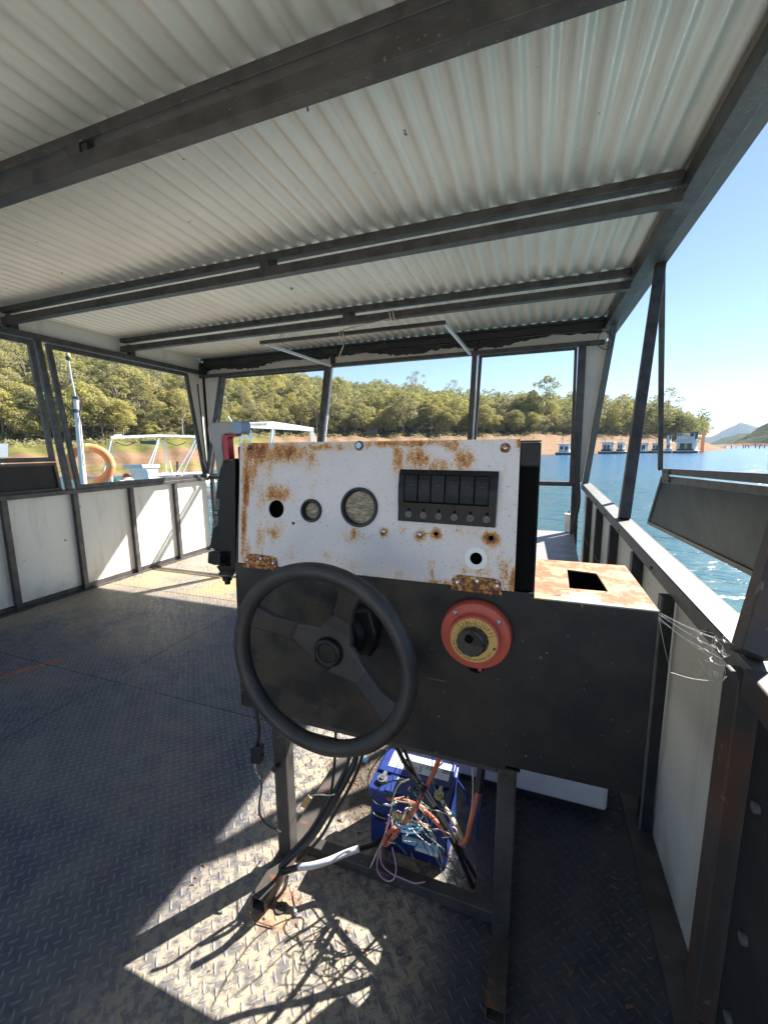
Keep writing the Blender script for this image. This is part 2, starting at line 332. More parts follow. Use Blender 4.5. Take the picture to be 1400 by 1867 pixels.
# rusty white instrument panel: plane frame
PO = Vector((-.717, .848, .937)); PU = Vector((1, 0, 0)); PV = Vector((0, .042, .309)).normalized(); PN = PV.cross(PU).normalized()
if PN.y > 0: PN = -PN
def pc(px, py, n=0):
    w = PLp(px, py, PO+PN*n, PN)-(PO+PN*n); return w.dot(PU), w.dot(PV)
def pw(px, py, n=0): return PLp(px, py, PO+PN*n, PN)
def mat_panelrust():
    t = NT('rusty_white_panel'); p = t.pos()
    n1 = t.noise(58, t.vm('MULTIPLY', p, (1, 1, .5)), det=6, rough=.75); n2 = t.noise(240, det=4, rough=.75); nn = t.math('ADD', t.math('MULTIPLY', n1, .5), t.math('MULTIPLY', n2, .5))
    # (px, py, radius x, radius z, strength)
    bl = [(470, 822, .05, .045, 1.0), (520, 825, .09, .03, .9), (450, 880, .014, .10, 1.0), (446, 960, .010, .10, 1.05), (462, 860, .02, .06, .8), (478, 905, .02, .06, .55),
          (568, 838, .022, .035, .75), (492, 848, .02, .05, .6), (505, 900, .045, .028, .85), (502, 968, .03, .04, .6), (475, 985, .02, .05, .65), (450, 1010, .02, .05, .7), (530, 1010, .02, .03, .45),
          (600, 815, .14, .012, .7), (730, 808, .16, .012, .85), (727, 834, .016, .05, .85), (762, 838, .04, .03, .85), (800, 848, .04, .022, .7), (828, 812, .02, .022, .8), (845, 835, .028, .03, .8),
          (948, 805, .012, .02, .9), (645, 975, .03, .022, .7), (700, 971, .012, .012, 1.0), (767, 975, .018, .015, .95), (795, 973, .014, .014, 1.15), (895, 982, .018, .016, 1.15), (735, 970, .012, .02, .5), (850, 970, .05, .016, .5),
          (885, 1015, .02, .03, .6), (920, 1040, .02, .04, .7), (935, 1060, .012, .04, .9), (787, 1040, .012, .04, .55), (730, 1050, .014, .014, .6), (645, 1030, .03, .02, .45), (595, 1010, .02, .02, .45),
          (868, 1040, .05, .02, .55), (600, 1045, .2, .010, .6), (840, 1066, .14, .010, .7), (570, 895, .01, .03, .35), (920, 860, .01, .05, .35), (700, 900, .02, .04, .25), (905, 930, .01, .05, .3)]
    f = None
    for px, py, rx, rz, s in bl:
        w = pw(px, py); d = t.vm('LENGTH', t.vm('MULTIPLY', t.vm('SUBTRACT', p, tuple(w)), (1/rx, 0, 1/rz)), out=1)
        g = t.ramp(d, 1.9, 0., 0., s*.338); f = g if f is None else t.math('MAXIMUM', f, g)
    d = t.math('ADD', nn, f)
    mask = t.ramp(d, .68, .76, 0, .9); halo = t.ramp(d, .58, .74, 0, .7); core = t.ramp(d, .77, .84)
    base = t.mix(t.ramp(t.noise(3, det=4), .3, .7), (.72, .655, .635), (.64, .58, .56))
    base = t.mix(t.ramp(t.noise(170, det=3), .62, .68, 0, .5), base, (.30, .29, .30))
    base = t.mix(t.ramp(t.noise(95, det=2), .75, .77), base, (.12, .10, .10))
    c = t.mix(halo, base, (.66, .42, .19)); c = t.mix(mask, c, (.50, .205, .04)); c = t.mix(core, c, (.20, .06, .018))
    t.bump(t.math('SUBTRACT', t.noise(160, det=3), t.math('MULTIPLY', mask, .8)), .25, .0012)
    return t.fin(c, t.math('ADD', .42, t.math('MULTIPLY', mask, .3)), 0)
M['panelrust'] = mat_panelrust()
def mat_hinge():
    t = NT('rusted_hinge'); c = t.mix(t.ramp(t.noise(110, det=5, rough=.7), .44, .54), (.50, .21, .05), (.11, .035, .015)); c = t.mix(t.ramp(t.noise(60, det=3), .58, .66), c, (.62, .42, .22))
    t.bump(t.noise(120, det=4), .4, .002); return t.fin(c, .65, .1)
M['hinge'] = mat_hinge()
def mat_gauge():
    t = NT('gauge_face_painted_reflection'); p = t.vm('MULTIPLY', t.pos(), (.6, 1, 2.2))  # tan and olive ripples paint the bank's reflection into the dial colour
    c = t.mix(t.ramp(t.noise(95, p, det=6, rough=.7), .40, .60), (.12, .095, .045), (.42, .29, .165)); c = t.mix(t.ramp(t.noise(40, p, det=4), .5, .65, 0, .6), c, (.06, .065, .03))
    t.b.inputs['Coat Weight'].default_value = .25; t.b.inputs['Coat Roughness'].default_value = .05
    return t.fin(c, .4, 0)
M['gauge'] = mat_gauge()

def mat_water():
    t = NT('lake_water'); p = t.pos()
    d = t.vm('LENGTH', p, out=1)
    v1 = t.vm('MULTIPLY', p, (.55, 1.0, 1)); 
    h = t.math('ADD', t.math('MULTIPLY', t.noise(1.5, v1, det=3, rough=.5, dist=.4), 1.0), t.math('MULTIPLY', t.noise(5.5, t.vm('MULTIPLY', p, (.5, 1.2, 1)), det=3, dist=.3), .30))
    h = t.math('ADD', h, t.math('MULTIPLY', t.noise(.42, t.vm('MULTIPLY', p, (.45, 1.3, 1)), det=4, rough=.65), 3.4))
    t.bump(h, 1.0, .10)
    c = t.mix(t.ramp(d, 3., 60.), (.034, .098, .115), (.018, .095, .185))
    t.b.inputs['IOR'].default_value = 1.33
    return t.fin(c, .2, 0)
M['water'] = mat_water()

def mat_land():
    t = NT('shore_ground'); g = t.attr('grass'); fo = t.attr('forest'); p = t.pos()
    n = t.noise(.12, det=6, rough=.65); n2 = t.noise(1.2, det=6, rough=.7)
    bare = t.mix(t.ramp(n2, .35, .65), (.25, .155, .085), (.20, .125, .07))
    z = t.xyz(p)[2]; bands = t.ramp(t.noise(3.0, t.vm('MULTIPLY', p, (.02, .02, 1.6)), det=4), .45, .6, 0, .5); bare = t.mix(bands, bare, (.29, .185, .115))
    bare = t.mix(t.ramp(t.noise(2.2, det=4), .64, .7), bare, (.10, .09, .06))
    grass = t.mix(t.ramp(t.noise(.5, det=6), .35, .65), (.12, .135, .03), (.21, .175, .06))
    c = t.mix(t.ramp(t.math('ADD', g, t.math('MULTIPLY', t.math('SUBTRACT', n, .5), .8)), .38, .62), bare, grass)
    ff = t.mix(t.ramp(n2, .35, .65), (.055, .06, .025), (.16, .12, .07))
    c = t.mix(t.ramp(t.math('ADD', fo, t.math('MULTIPLY', t.math('SUBTRACT', n, .5), .5)), .4, .6), c, ff)
    t.bump(n2, .6, .4)
    return t.fin(c, .95, 0, .1)
M['land'] = mat_land()
def mat_farhill():
    t = NT('wooded_far_hill'); c = t.mix(t.ramp(t.noise(.06, det=8, rough=.7), .4, .6), (.045, .06, .028), (.12, .12, .06))
    z = t.xyz(t.pos())[2]; c = t.mix(t.ramp(t.math('ADD', z, t.math('MULTIPLY', t.noise(.03, det=4), 4)), 5.5, 4.0), c, (.36, .22, .15))
    t.bump(t.noise(.05, det=6, rough=.7), 1, 12); return t.fin(c, 1, 0, 0)
M['farhill'] = mat_farhill()

def mat_leaf(name, a, b, c3):
    t = NT(name); rnd = t.n.new('ShaderNodeObjectInfo').outputs['Random']
    n = t.math('ADD', t.math('MULTIPLY', t.noise(.16, det=2), .8), t.math('MULTIPLY', rnd, .35))
    c = t.mix(t.ramp(n, .35, .85), a, b); c = t.mix(t.ramp(t.noise(.9, det=3), .5, .68), c, c3)
    t.b.inputs['Base Color'].default_value = (0, 0, 0, 1)
    d = t.n.new('ShaderNodeBsdfDiffuse'); tr = t.n.new('ShaderNodeBsdfTranslucent'); mx = t.n.new('ShaderNodeMixShader'); mx.inputs[0].default_value = .42
    t.l.new(c, d.inputs[0]); t.l.new(c, tr.inputs[0]); t.l.new(d.outputs[0], mx.inputs[1]); t.l.new(tr.outputs[0], mx.inputs[2]); t.l.new(mx.outputs[0], t.out.inputs[0]); return t.m
M['leafA'] = mat_leaf('olive_leaves', (.42, .38, .15), (.25, .26, .11), (.52, .44, .20))
M['leafB'] = mat_leaf('grey_green_leaves', (.28, .28, .15), (.36, .33, .15), (.44, .38, .21))
M['leafC'] = mat_leaf('yellow_green_leaves', (.46, .42, .14), (.34, .34, .12), (.54, .46, .17))
M['bark'] = mat_worn('pale_bark', (.38, .33, .27), (.2, .16, .12), .8, 0, 1.5, .9, None, .1)

# ------------------------------------------------------------------ world & light
el, azs = math.atan(1/math.hypot(.689, .921)), math.atan2(.689, .921)
wd = bpy.data.worlds.new('World'); sc.world = wd; wd.use_nodes = True
nt = wd.node_tree; bg = nt.nodes['Background']; sky = nt.nodes.new('ShaderNodeTexSky'); sky.sky_type = 'NISHITA'; sky.sun_disc = False
sky.sun_elevation = el; sky.sun_rotation = azs; sky.altitude = 300; sky.air_density = 1.0; sky.dust_density = .1; sky.ozone_density = 2.4
nt.links.new(sky.outputs[0], bg.inputs[0]); bg.inputs[1].default_value = .051
ld = bpy.data.lights.new('sun', 'SUN'); ld.energy = 5.0; ld.angle = R_(.5); ld.color = (1, .95, .87)
lo = bpy.data.objects.new('sun', ld); COL.objects.link(lo)
sd = Vector((.689, .921, 1)).normalized(); lo.rotation_euler = sd.to_track_quat('Z', 'Y').to_euler(); lo.location = (5, 6, 9)
sc.view_settings.view_transform = 'Standard'; sc.view_settings.look = 'None'; sc.view_settings.exposure = 1.82; sc.view_settings.gamma = 1
sc.cycles.use_denoising = True; sc.cycles.max_bounces = 9; sc.cycles.diffuse_bounces = 6; sc.cycles.blur_glossy = 1.0; sc.cycles.caustics_reflective = True; sc.cycles.caustics_refractive = False

# ------------------------------------------------------------------ deck
FX0, FX1, FY0, FY1 = -3.80, .47, -1.6, 5.4
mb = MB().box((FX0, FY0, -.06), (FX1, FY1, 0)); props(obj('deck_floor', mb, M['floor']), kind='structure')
mb = MB().box((FX0, FY0, -.5), (FX1, FY1, -.064)); 
single('hull_pontoon', mb, M['steel'], 'dark steel hull under the checker plate deck', 'hull')

M['bounce_boards'] = mat_worn('pale_bounce_boards', (.74, .69, .60), (.62, .57, .49), .8, 0, 3, .7, ((.3, .26, .2), .68), .2)
mb = MB()
for i in range(44): mb.box((-5.2, -1.66-.15*(i+1)+.008, -.05), (3.4, -1.66-.15*i, .0))
single('bounce_deck', mb, M['bounce_boards'], 'unseen pale boards added behind the stern to bounce light', 'bounce_deck')  # out of view, added to bounce sunlight onto ceiling and console
# ------------------------------------------------------------------ roof
RZ = 2.285; rf = thing('roof', 'pale corrugated metal roof with dark edge strips over the whole deck', 'roof', (-1.6, 1.5, RZ))
pitch, amp = .082, .0125
x0 = -3.93; k = 0
DX = pitch/12; i0 = 0; NTOT = int((.63+3.93)/DX); shw = 10*12
while i0 < NTOT-12:
    i1 = min(i0+shw+7, NTOT); dz = .0022*(k % 2); vs = []
    for y in (-.9, 1., 2.7, 4.52):
        for i in range(i0, i1+1):
            s_ = math.sin(2*math.pi*i/12); s_ = math.copysign(abs(s_)**.62, s_); vs.append((-3.93+i*DX, y, RZ+amp+amp*s_+dz))
    n1_ = i1-i0+1; fs = [(j*n1_+i, j*n1_+i+1, (j+1)*n1_+i+1, (j+1)*n1_+i) for j in range(3) for i in range(n1_-1)]
    m_ = MB(); m_.add(vs, fs, True); o = obj('corrugated_sheet', m_, M['roof'], rf, fix=False)
    sol = o.modifiers.new('s', 'SOLIDIFY'); sol.thickness = .0012; sol.offset = 1
    i0 += shw; k += 1
# edge strip along the lake side
mb = MB(); mb.box((.575, -.92, 2.235), (.581, 4.55, 2.31)); mb.box((.581, -.92, 2.235), (.645, 4.55, 2.241)); mb.box((.581, -.92, 2.306), (.645, 4.55, 2.312)); obj('edge_strip', mb, M['galv'], rf, .0015)
mb = MB(); mb.box((-3.95, -.92, 2.235), (-3.90, 4.55, 2.31)); obj('edge_strip', mb, M['galv'], rf, .0015)
mb = MB(); mb.box((.50, -.92, 2.20), (.571, 4.05, 2.275)); obj('edge_rail', mb, M['steel'], rf, .002)
mb = MB(); mb.box((-3.90, 4.525, 2.24), (.575, 4.55, 2.32)); obj('front_edge_strip', mb, M['steel'], rf, .002)
def beam(y, label, sp):
    b = thing('roof_beam', label, 'beam', (-1.6, y, 2.17), 'twin tube beams under the corrugated roof')
    obj('lower_tube', MB().box((-3.74, y-.025, 2.165), (.498, y+.025, 2.213)), M['steel'], b, .003)
    obj('upper_tube', MB().box((-3.74, y-.02, 2.247), (.498, y+.03, 2.283)), M['steel'], b, .003)
    for x in sp: obj('spacer', MB().box((x-.03, y-.02, 2.2135), (x+.03, y+.02, 2.2465)), M['steel'], b)
    mb = MB()
    for x in sp: mb.box((x+.034, y-.015, 2.217), (x+.06, y+.018, 2.2435))
    obj('dark_lug', mb, M['black'], b)
beam(.18, 'dark twin tube beam overhead behind the top of the view', [-1.5])
beam(1.12, 'nearest dark twin tube beam crossing the top of the view', [-1.50, .2])
beam(2.07, 'second dark twin tube beam from the camera, running to the slanted brace on the lake side', [-1.43])
beam(3.01, 'third dark twin tube beam, the one behind the raised window frame', [-1.38])

# ------------------------------------------------------------------ left wall (x=-3.75)
LX = -3.75
lw = thing('side_wall', 'off white panelled side wall with slanted window openings, on the shore side', 'wall', (LX, 1.5, 0))
def Lp(px, py, x=LX): return PXp(px, py, x)
for i, (a, b) in enumerate([(-.9, .33), (.37, 1.36), (1.40, 1.87), (1.91, 2.385), (2.425, 2.915), (2.955, 3.45), (3.49, 3.94)]):
    obj('wall_panel', MB().box((LX-.012, a-.02, .012), (LX-.004, b+.02, .868)), M['panel'], lw)
for y in (-.85, -.1, .35, 1.38, 1.89, 2.405, 2.935, 3.47): obj('stud', MB().box((LX-.003, y-.02, .0), (LX+.035, y+.02, .868)), M['steel'], lw, .002)
obj('rail', MB().box((LX-.05, -.9, .87), (LX+.04, 3.97, .905)), M['steel'], lw, .003)
obj('floor_angle', MB().box((LX-.002, -.9, .001), (LX+.05, 3.95, .012)).box((LX-.003, -.9, .012), (LX+.0, 3.95, .05)), M['steel'], lw, .001)
obj('window_header', MB().box((LX-.03, -.9, 2.105), (LX+.03, 4.05, 2.15)), M['steel'], lw, .003)
obj('upper_panel', MB().box((LX-.02, -.9, 2.15), (LX-.012, 4.05, 2.285)), M['panel'], lw)
for y in (1.12, 2.12, 3.1, 4.02): obj('upper_bracket', MB().box((LX-.011, y-.03, 2.1505), (LX+.03, y+.03, 2.246)), M['black'], lw, .002)
def frame(name, corners, w, th, mat, parent, nrm):
    """four bars along a quad outline; corners wound TL TR BR BL, nrm gives the depth direction"""
    mb = MB(); c = sum((Vector(p) for p in corners), Vector())/4; n = len(corners); nrm = Vector(nrm)
    inner = []
    for i in range(n):
        p = Vector(corners[i]); a = (Vector(corners[i-1])-p).normalized(); b = (Vector(corners[(i+1) % n])-p).normalized()
        s_ = a.cross(b).length; inner.append(p+(a+b)*w/s_)
    for i in range(n):
        j = (i+1) % n; mb.prism([corners[i], corners[j], inner[j], inner[i]], nrm*th)
    return obj(name, mb, mat, parent, .0015)
def leftwin(y0t, y1t, y0b, y1b, zt, zb):
    return [Vector((LX, y0t, zt)), Vector((LX, y1t, zt)), Vector((LX, y1b, zb)), Vector((LX, y0b, zb))]
frame('window_frame', leftwin(2.33, 3.775, 2.43, 3.945, 2.092, .908), .035, .03, M['steel'], lw, (1, 0, 0))
frame('window_frame', leftwin(.55, 2.235, .62, 2.285, 2.092, 1.150), .035, .03, M['steel'], lw, (1, 0, 0))
mb = MB(); mb.bar((LX+.005, 2.275, 2.103), (LX+.005, 2.375, .906), .042, .04, (1, 0, 0)); obj('window_post', mb, M['steel'], lw, .002)
mb = MB(); mb.bar((LX+.005, .50, 2.103), (LX+.005, .58, .906), .042, .04, (1, 0, 0)); obj('window_post', mb, M['steel'], lw, .002)
o = obj('window_flap', MB().prism([(LX+.01, .66, 1.135), (LX+.01, 2.275, 1.135), (LX-.02, 2.31, .91), (LX-.02, .66, .91)], (.006, 0, 0)), M['flap'], lw, .001)
f2 = frame('flap_frame', [Vector((LX+.017, .64, 1.142)), Vector((LX+.017, 2.285, 1.142)), Vector((LX-.012, 2.325, .907)), Vector((LX-.012, .64, .907))], .022, .014, M['steel'], lw, (1, 0, 0))
# corner panels
mb = MB(); mb.prism([(LX-.01, 3.80, 2.10), (LX-.01, 4.05, 2.10), (LX-.01, 4.02, .905), (LX-.01, 3.985, .905)], (.012, 0, 0)); obj('corner_panel', mb, M['panel'], lw)
mb = MB(); mb.bar((LX+.004, 3.93, 2.0), (LX+.004, 3.985, 1.0), .012, .01, (1, 0, 0)); obj('dark_slot', mb, M['black'], lw)

# ------------------------------------------------------------------ front wall (y=3.95)
FY = 3.95
fw = thing('front_wall', 'front cabin frame with three tall window openings under a peeling black header', 'wall', (-1.6, FY, 0))
obj('header_beam', MB().box((LX+.035, 4.01, 2.205), (.50, 4.06, 2.282)), M['peel'], fw, .003)
obj('header_flange', MB().box((LX+.035, 3.975, 2.262), (.50, 4.008, 2.281)), M['peel'], fw, .003)
obj('fascia_panel', MB().box((LX+.03, 4.062, 2.09), (.53, 4.07, 2.28)), M['fascia'], fw)
obj('window_header', MB().box((LX+.035, FY-.02, 2.06), (.50, FY+.025, 2.095)), M['steel'], fw, .003)
obj('soffit_strip', MB().box((LX+.035, FY+.027, 2.075), (.50, 4.06, 2.083)), M['fascia'], fw)
rq = random.Random(5); xs = np.linspace(LX+.04, .49, 150); zz_ = [2.170+.022*math.sin(x*2.1)+.018*math.sin(x*7+1)+rq.uniform(-.010, .010) for x in xs]
mb = MB()
for i in range(149): mb.prism([(xs[i], 4.0605, 2.204), (xs[i+1], 4.0605, 2.204), (xs[i+1], 4.0605, min(2.2, zz_[i+1])), (xs[i], 4.0605, min(2.2, zz_[i]))], (0, .001, 0))
obj('flaking_paint', mb, M['peel'], fw)
for x in (-2.03, -.555): obj('fascia_strut', MB().box((x-.018, 4.022, 2.096), (x+.018, 4.058, 2.204)), M['peel'], fw)
def fpost(xt, xb, w, mat=M['steel'], zt=2.06, zb=.95, d=.045, dy=0, nm='window_post'):
    mb = MB(); mb.bar((xt, FY+dy, zt), (xb, FY+dy, zb), w, d, (0, 1, 0)); return obj(nm, mb, mat, fw, .002)
fpost(-3.40, -3.70, .05); fpost(-2.025, -2.20, .045); fpost(-.55, -.59, .045)
fpost(-1.985, -2.155, .012, M['alu'], 2.055, .95, .02, -.01); fpost(-.512, -.555, .012, M['alu'], 2.055, .95, .02, -.01)
fpost(.335, .36, .06, zb=-.0, zt=2.06, nm='corner_post')
frame('window_frame', [Vector((-.505, FY-.02, 2.055)), Vector((.298, FY-.02, 2.055)), Vector((.32, FY-.02, .90)), Vector((-.56, FY-.02, .90))], .024, .02, M['steel'], fw, (0, 1, 0))
obj('sill_bar', MB().box((LX+.04, FY-.0, .885), (.335, FY+.035, .925)), M['steel'], fw, .003)
frame('window_frame', [Vector((-3.36, FY-.02, 2.055)), Vector((-2.055, FY-.02, 2.055)), Vector((-2.225, FY-.02, .93)), Vector((-3.65, FY-.02, .93))], .022, .02, M['steel'], fw, (0, 1, 0))
obj('corner_panel', MB().prism([(-3.74, FY+.03, 2.06), (-3.43, FY+.03, 2.06), (-3.73, FY+.03, .93)], (0, .008, 0)), M['fascia'], fw)
obj('corner_panel', MB().prism([(.368, FY+.03, 2.058), (.53, FY+.03, 2.09), (.40, FY+.03, .92), (.385, FY+.03, .92)], (0, .008, 0)), M['fascia'], fw)
obj('corner_strut', MB().box((LX+.036, 3.98, 0), (LX+.075, 4.02, 2.2)), M['black'], fw, .002)
# raised middle window frame, swung in and tied up under the roof
a, b = PZp(475, 625, 2.11), PZp(812, 588, 2.13); c_, d_ = PYp(603, 667, FY-.03), PYp(857, 645, FY-.03)
rwf = thing('raised_window_frame', 'slim metal window frame swung up and tied below the roof, open middle window', 'window frame', (a+b)/2)
obj('front_bar', MB().bar(a, b, .026, .026), M['steel_rust'], rwf, .001)
obj('side_arm', MB().bar(a+Vector((.015, .02, 0)), c_, .022, .022), M['alu'], rwf, .001)
obj('side_arm', MB().bar(b+Vector((-.01, .02, 0)), d_, .022, .022), M['alu'], rwf, .001)
def wire(name, pts, r, mat, label, cat, seg=6, k=5, group=None):
    mb = MB().tube(smooth_path(pts, k), r, seg); return single(name, mb, mat, label, cat, group)
y3 = 3.01
p0 = Vector((-1.03, y3, 2.19)); tie = (a*.55+b*.45)
tie = a.lerp(b, .46)
loop = lambda c, rx, rz, ax: [c+Vector((0, math.cos(t)*rx, math.sin(t)*rz))+Vector((ax*t*.004, 0, 0)) for t in np.linspace(0, 4*math.pi, 22)]
wire('cord', loop(Vector((-1.04, y3, 2.19)), .035, .035, 1)+[Vector((-1.06, y3-.02, 2.16)), tie+Vector((.05, 0, .03))]+loop(tie, .022, .022, 1)+[tie+Vector((.02, -.01, -.03)), tie+Vector((.03, 0, -.09)), tie+Vector((.01, .0, -.13)), tie+Vector((-.03, .02, -.20))], .0042, M['cream'], 'pale cord tying the raised window frame to the roof beam, its end hanging free', 'cord')
q = a.lerp(b, .12)
wire('wire', [q+Vector((0, -.03, .12)), q+Vector((.02, -.01, .05)), q+Vector((0, 0, .02)), q+Vector((.01, .02, -.02)), q+Vector((.03, 0, .04)), q+Vector((.02, -.03, .10))], .0022, M['copper'], 'thin rusty wire holding up the left end of the raised window frame', 'wire')

# ------------------------------------------------------------------ right wall
rw = thing('side_wall', 'low panelled side wall with galvanised cap rail, on the open lake side', 'wall', (.42, 1.5, 0))
def rz(y): return .825+(y-.95)*(.915-.825)/3.05
Ya, Yb = .885, 3.985
def rbox(x0, x1, za, zb, ya=Ya, yb=Yb):  # strip following the rail slope
    m_ = MB(); c = []
    for z in (za, zb):
        c += [(x0, ya, rz(ya)+z), (x1, ya, rz(ya)+z), (x1, yb, rz(yb)+z), (x0, yb, rz(yb)+z)]
    return m_.hexa(c)
obj('cap_rail', rbox(.398, .468, -.003, .0), M['galv'], rw)
obj('cap_flange', rbox(.396, .3985, -.048, -.0035), M['galv'], rw)
obj('rail_tube', rbox(.43, .478, -.05, -.0035), M['black'], rw)
for y in (1.1, 1.6, 2.2, 2.6, 3.0): obj('rail_screw', MB().cyl((.396, y, rz(y)-.03), (-1, 0, 0), .006, .004, 10), M['steel_rust'], rw)
ws = [(1.36, 1.85), (1.89, 2.38), (2.42, 2.91), (2.95, 3.44), (3.48, 3.96)]
mb = MB()
obj('wall_panel', MB().hexa([(.405, .96, .005), (.413, .96, .005), (.413, 1.35, .005), (.405, 1.35, .005), (.405, .96, rz(.96)-.05), (.413, .96, rz(.96)-.05), (.413, 1.35, rz(1.35)-.05), (.405, 1.35, rz(1.35)-.05)]), M['panel'], rw)
for a_, b_ in ws:
    obj('wall_panel', MB().hexa([(.430, a_-.02, .005), (.438, a_-.02, .005), (.438, b_+.02, .005), (.430, b_+.02, .005), (.430, a_-.02, rz(a_)-.052), (.438, a_-.02, rz(a_)-.052), (.438, b_+.02, rz(b_)-.052), (.430, b_+.02, rz(b_)-.052)]), M['panel'], rw)
for y in (1.385, 1.87, 2.40, 2.93, 3.46): obj('stud', MB().box((.388 if y > 1.4 else .372, y-.022, 0), (.4285 if y > 1.4 else .4045, y+.022, rz(y)-.05)), M['black'], rw, .002)
obj('stud_edge', MB().box((.366, 1.352, 0), (.3715, 1.362, rz(1.36)-.05)), M['galv'], rw)
obj('floor_angle', MB().box((.335, .5, .001), (.40, 3.9, .010)), M['steel'], rw, .002)
# near post, brace and dark lower sheet
obj('corner_post', MB().box((.372, .885, .0), (.43, .945, .80)), M['rustpost'], rw, .004)
b0 = PXp(1368, 1195, .40); b1 = PXp(1424, 1000, .47); b1 = b0+(b1-b0)*((2.2-b0.z)/(b1.z-b0.z)); nb = MB(); nb.bar(b0, b1, .055, .05, (1, 0, 0)); obj('brace', nb, M['rustpost'], rw, .003)
nb = MB(); nb.bar((.40, .88, .80), (.40, .0, .76), .05, .055); obj('near_rail', nb, M['rustpost'], rw, .004)
obj('near_sheet', MB().box((.408, -1.2, .01), (.414, .88, .77)), M['flap'], rw)
for y, z in ((.84, .58), (.82, .32), (.83, .12)): obj('sheet_fixing', MB().cyl((.4075, y, z), (-1, 0, 0), .010, .008, 10), M['galv'], rw)
# far brace & outer corner angle
nb = MB(); nb.bar((.437, 2.33, rz(2.33)), (.615, 2.86, 2.24), .052, .05, (1, 0, 0)); obj('brace', nb, M['steel'], rw, .003)
nb = MB(); nb.bar((.425, 3.955, .915), (.565, 3.955, 2.235), .045, .045, (0, 1, 0)); obj('front_brace', nb, M['galv'], rw, .002)
# hinged flap and its frame on the lake side
flp = thing('window_flap', 'dull metal hinged window flap swung out beyond the lake side rail', 'flap', (.83, 2.6, 1.0))
A = PXp(1210, 858, .60); B = PXp(1202, 866, .60)
ft = lambda px, py, x=.84: PXp(px, py, x)
top0 = ft(1203, 862); 
nb = MB(); nb.bar((.622, 2.855, 2.235), ft(1203, 856), .028, .028, (1, 0, 0)); obj('side_post', nb, M['steel'], flp, .001)
nb = MB(); nb.prism([ft(1206, 854), ft(1450, 866), ft(1450, 888), ft(1206, 864)], (.02, 0, 0)); obj('upper_bar', nb, M['steel'], flp, .001)
nb = MB(); nb.prism([ft(1206, 867), ft(1450, 893), ft(1450, 910), ft(1206, 880)], (.02, 0, 0)); obj('lower_bar', nb, M['steel'], flp, .001)
q0, q1, q2, q3 = ft(1204, 868), ft(1450, 897), ft(1450, 1092, .88), ft(1179, 955, .88)
nb = MB(); nb.prism([q0+Vector((.012, 0, 0)), q1+Vector((.012, 0, 0)), q2+Vector((.012, 0, 0)), q3+Vector((.012, 0, 0))], (.004, 0, 0)); obj('sheet', nb, M['flap'], flp)
nb = MB(); nb.prism([q3, q2, q2+Vector((0, 0, .025)), q3+Vector((0, 0, .025))], (.011, 0, 0)); obj('bottom_angle', nb, M['steel_rust'], flp, .001)
nb = MB(); nb.prism([q0, q0+Vector((0, -.035, 0)), q3+Vector((0, -.035, .026)), q3+Vector((0, 0, .026))], (.011, 0, 0)); obj('side_angle', nb, M['black'], flp, .001)
nb = MB(); nb.prism([ft(1207, 856, .837), ft(1220, 857, .837), ft(1220, 880, .837), ft(1207, 879, .837)], (-.004, 0, 0)); h_ = obj('hinge', nb, M['steel'], flp, .001)
for p_ in ((1210, 860), (1217, 861), (1210, 876), (1217, 877)): obj('hinge_screw', MB().cyl(ft(*p_, .832), (-1, 0, 0), .006, .003, 8), M['black'], h_)
# hose and coil of wire by the front corner
wire('hose', [PYp(1050, 800, 3.90), PYp(1054, 880, 3.88), PYp(1055, 915, 3.86), PYp(1050, 940, 3.84), PYp(1042, 966, 3.82), PYp(1040, 985, 3.8)], .013, M['rubber'], 'black hose hanging down the front corner post', 'hose', 8)
pts = [PYp(1103+14*math.cos(t)*(1+.08*math.sin(3*t)), 620+17*math.sin(t), 3.90+.004*t) for t in np.linspace(.5, 11, 34)]
wire('wire_coil', [PYp(1122, 590, 3.9)]+pts+[PYp(1112, 612, 3.9)], .0035, M['steel'], 'loose coil of grey wire hung in the upper corner of the front wall', 'wire')

# bench on the foredeck
bz = .48; bn = thing('bench', 'weathered grey white bench top beyond the rusty side box', 'bench', (-.2, 3.4, 0))
obj('bench_top', MB().prism([(-.75, 2.80, bz), (.300, 2.80, bz), (.350, 3.93, bz), (-.75, 3.93, bz)], (0, 0, -.02)), M['bench'], bn, .003)
for x, y in ((-.72, 2.84), (.26, 2.84), (-.72, 3.88), (.28, 3.88)): obj('leg', MB().box((x-.02, y-.02, 0), (x+.02, y+.02, bz-.0205)), M['steel'], bn)
cb = thing('bracket_box', 'small white box fixed by the front corner post', 'box', (.31, 4.1, .5))
obj('body', MB().box((.285, 4.05, .42), (.36, 4.12, .62)), M['white'], cb, .003); obj('bolt', MB().cyl((.32, 4.085, .62), (0, 0, 1), .006, .03, 8), M['steel'], cb)
wb = thing('storage_box', 'low white painted box on the floor beyond the console', 'box', (0, 1.6, 0))
obj('side', MB().box((-.36, 1.36, .035), (.275, 1.70, .23)), M['whitepoly'], wb, .012); obj('base', MB().box((-.34, 1.38, .0), (.255, 1.68, .034)), M['black'], wb)
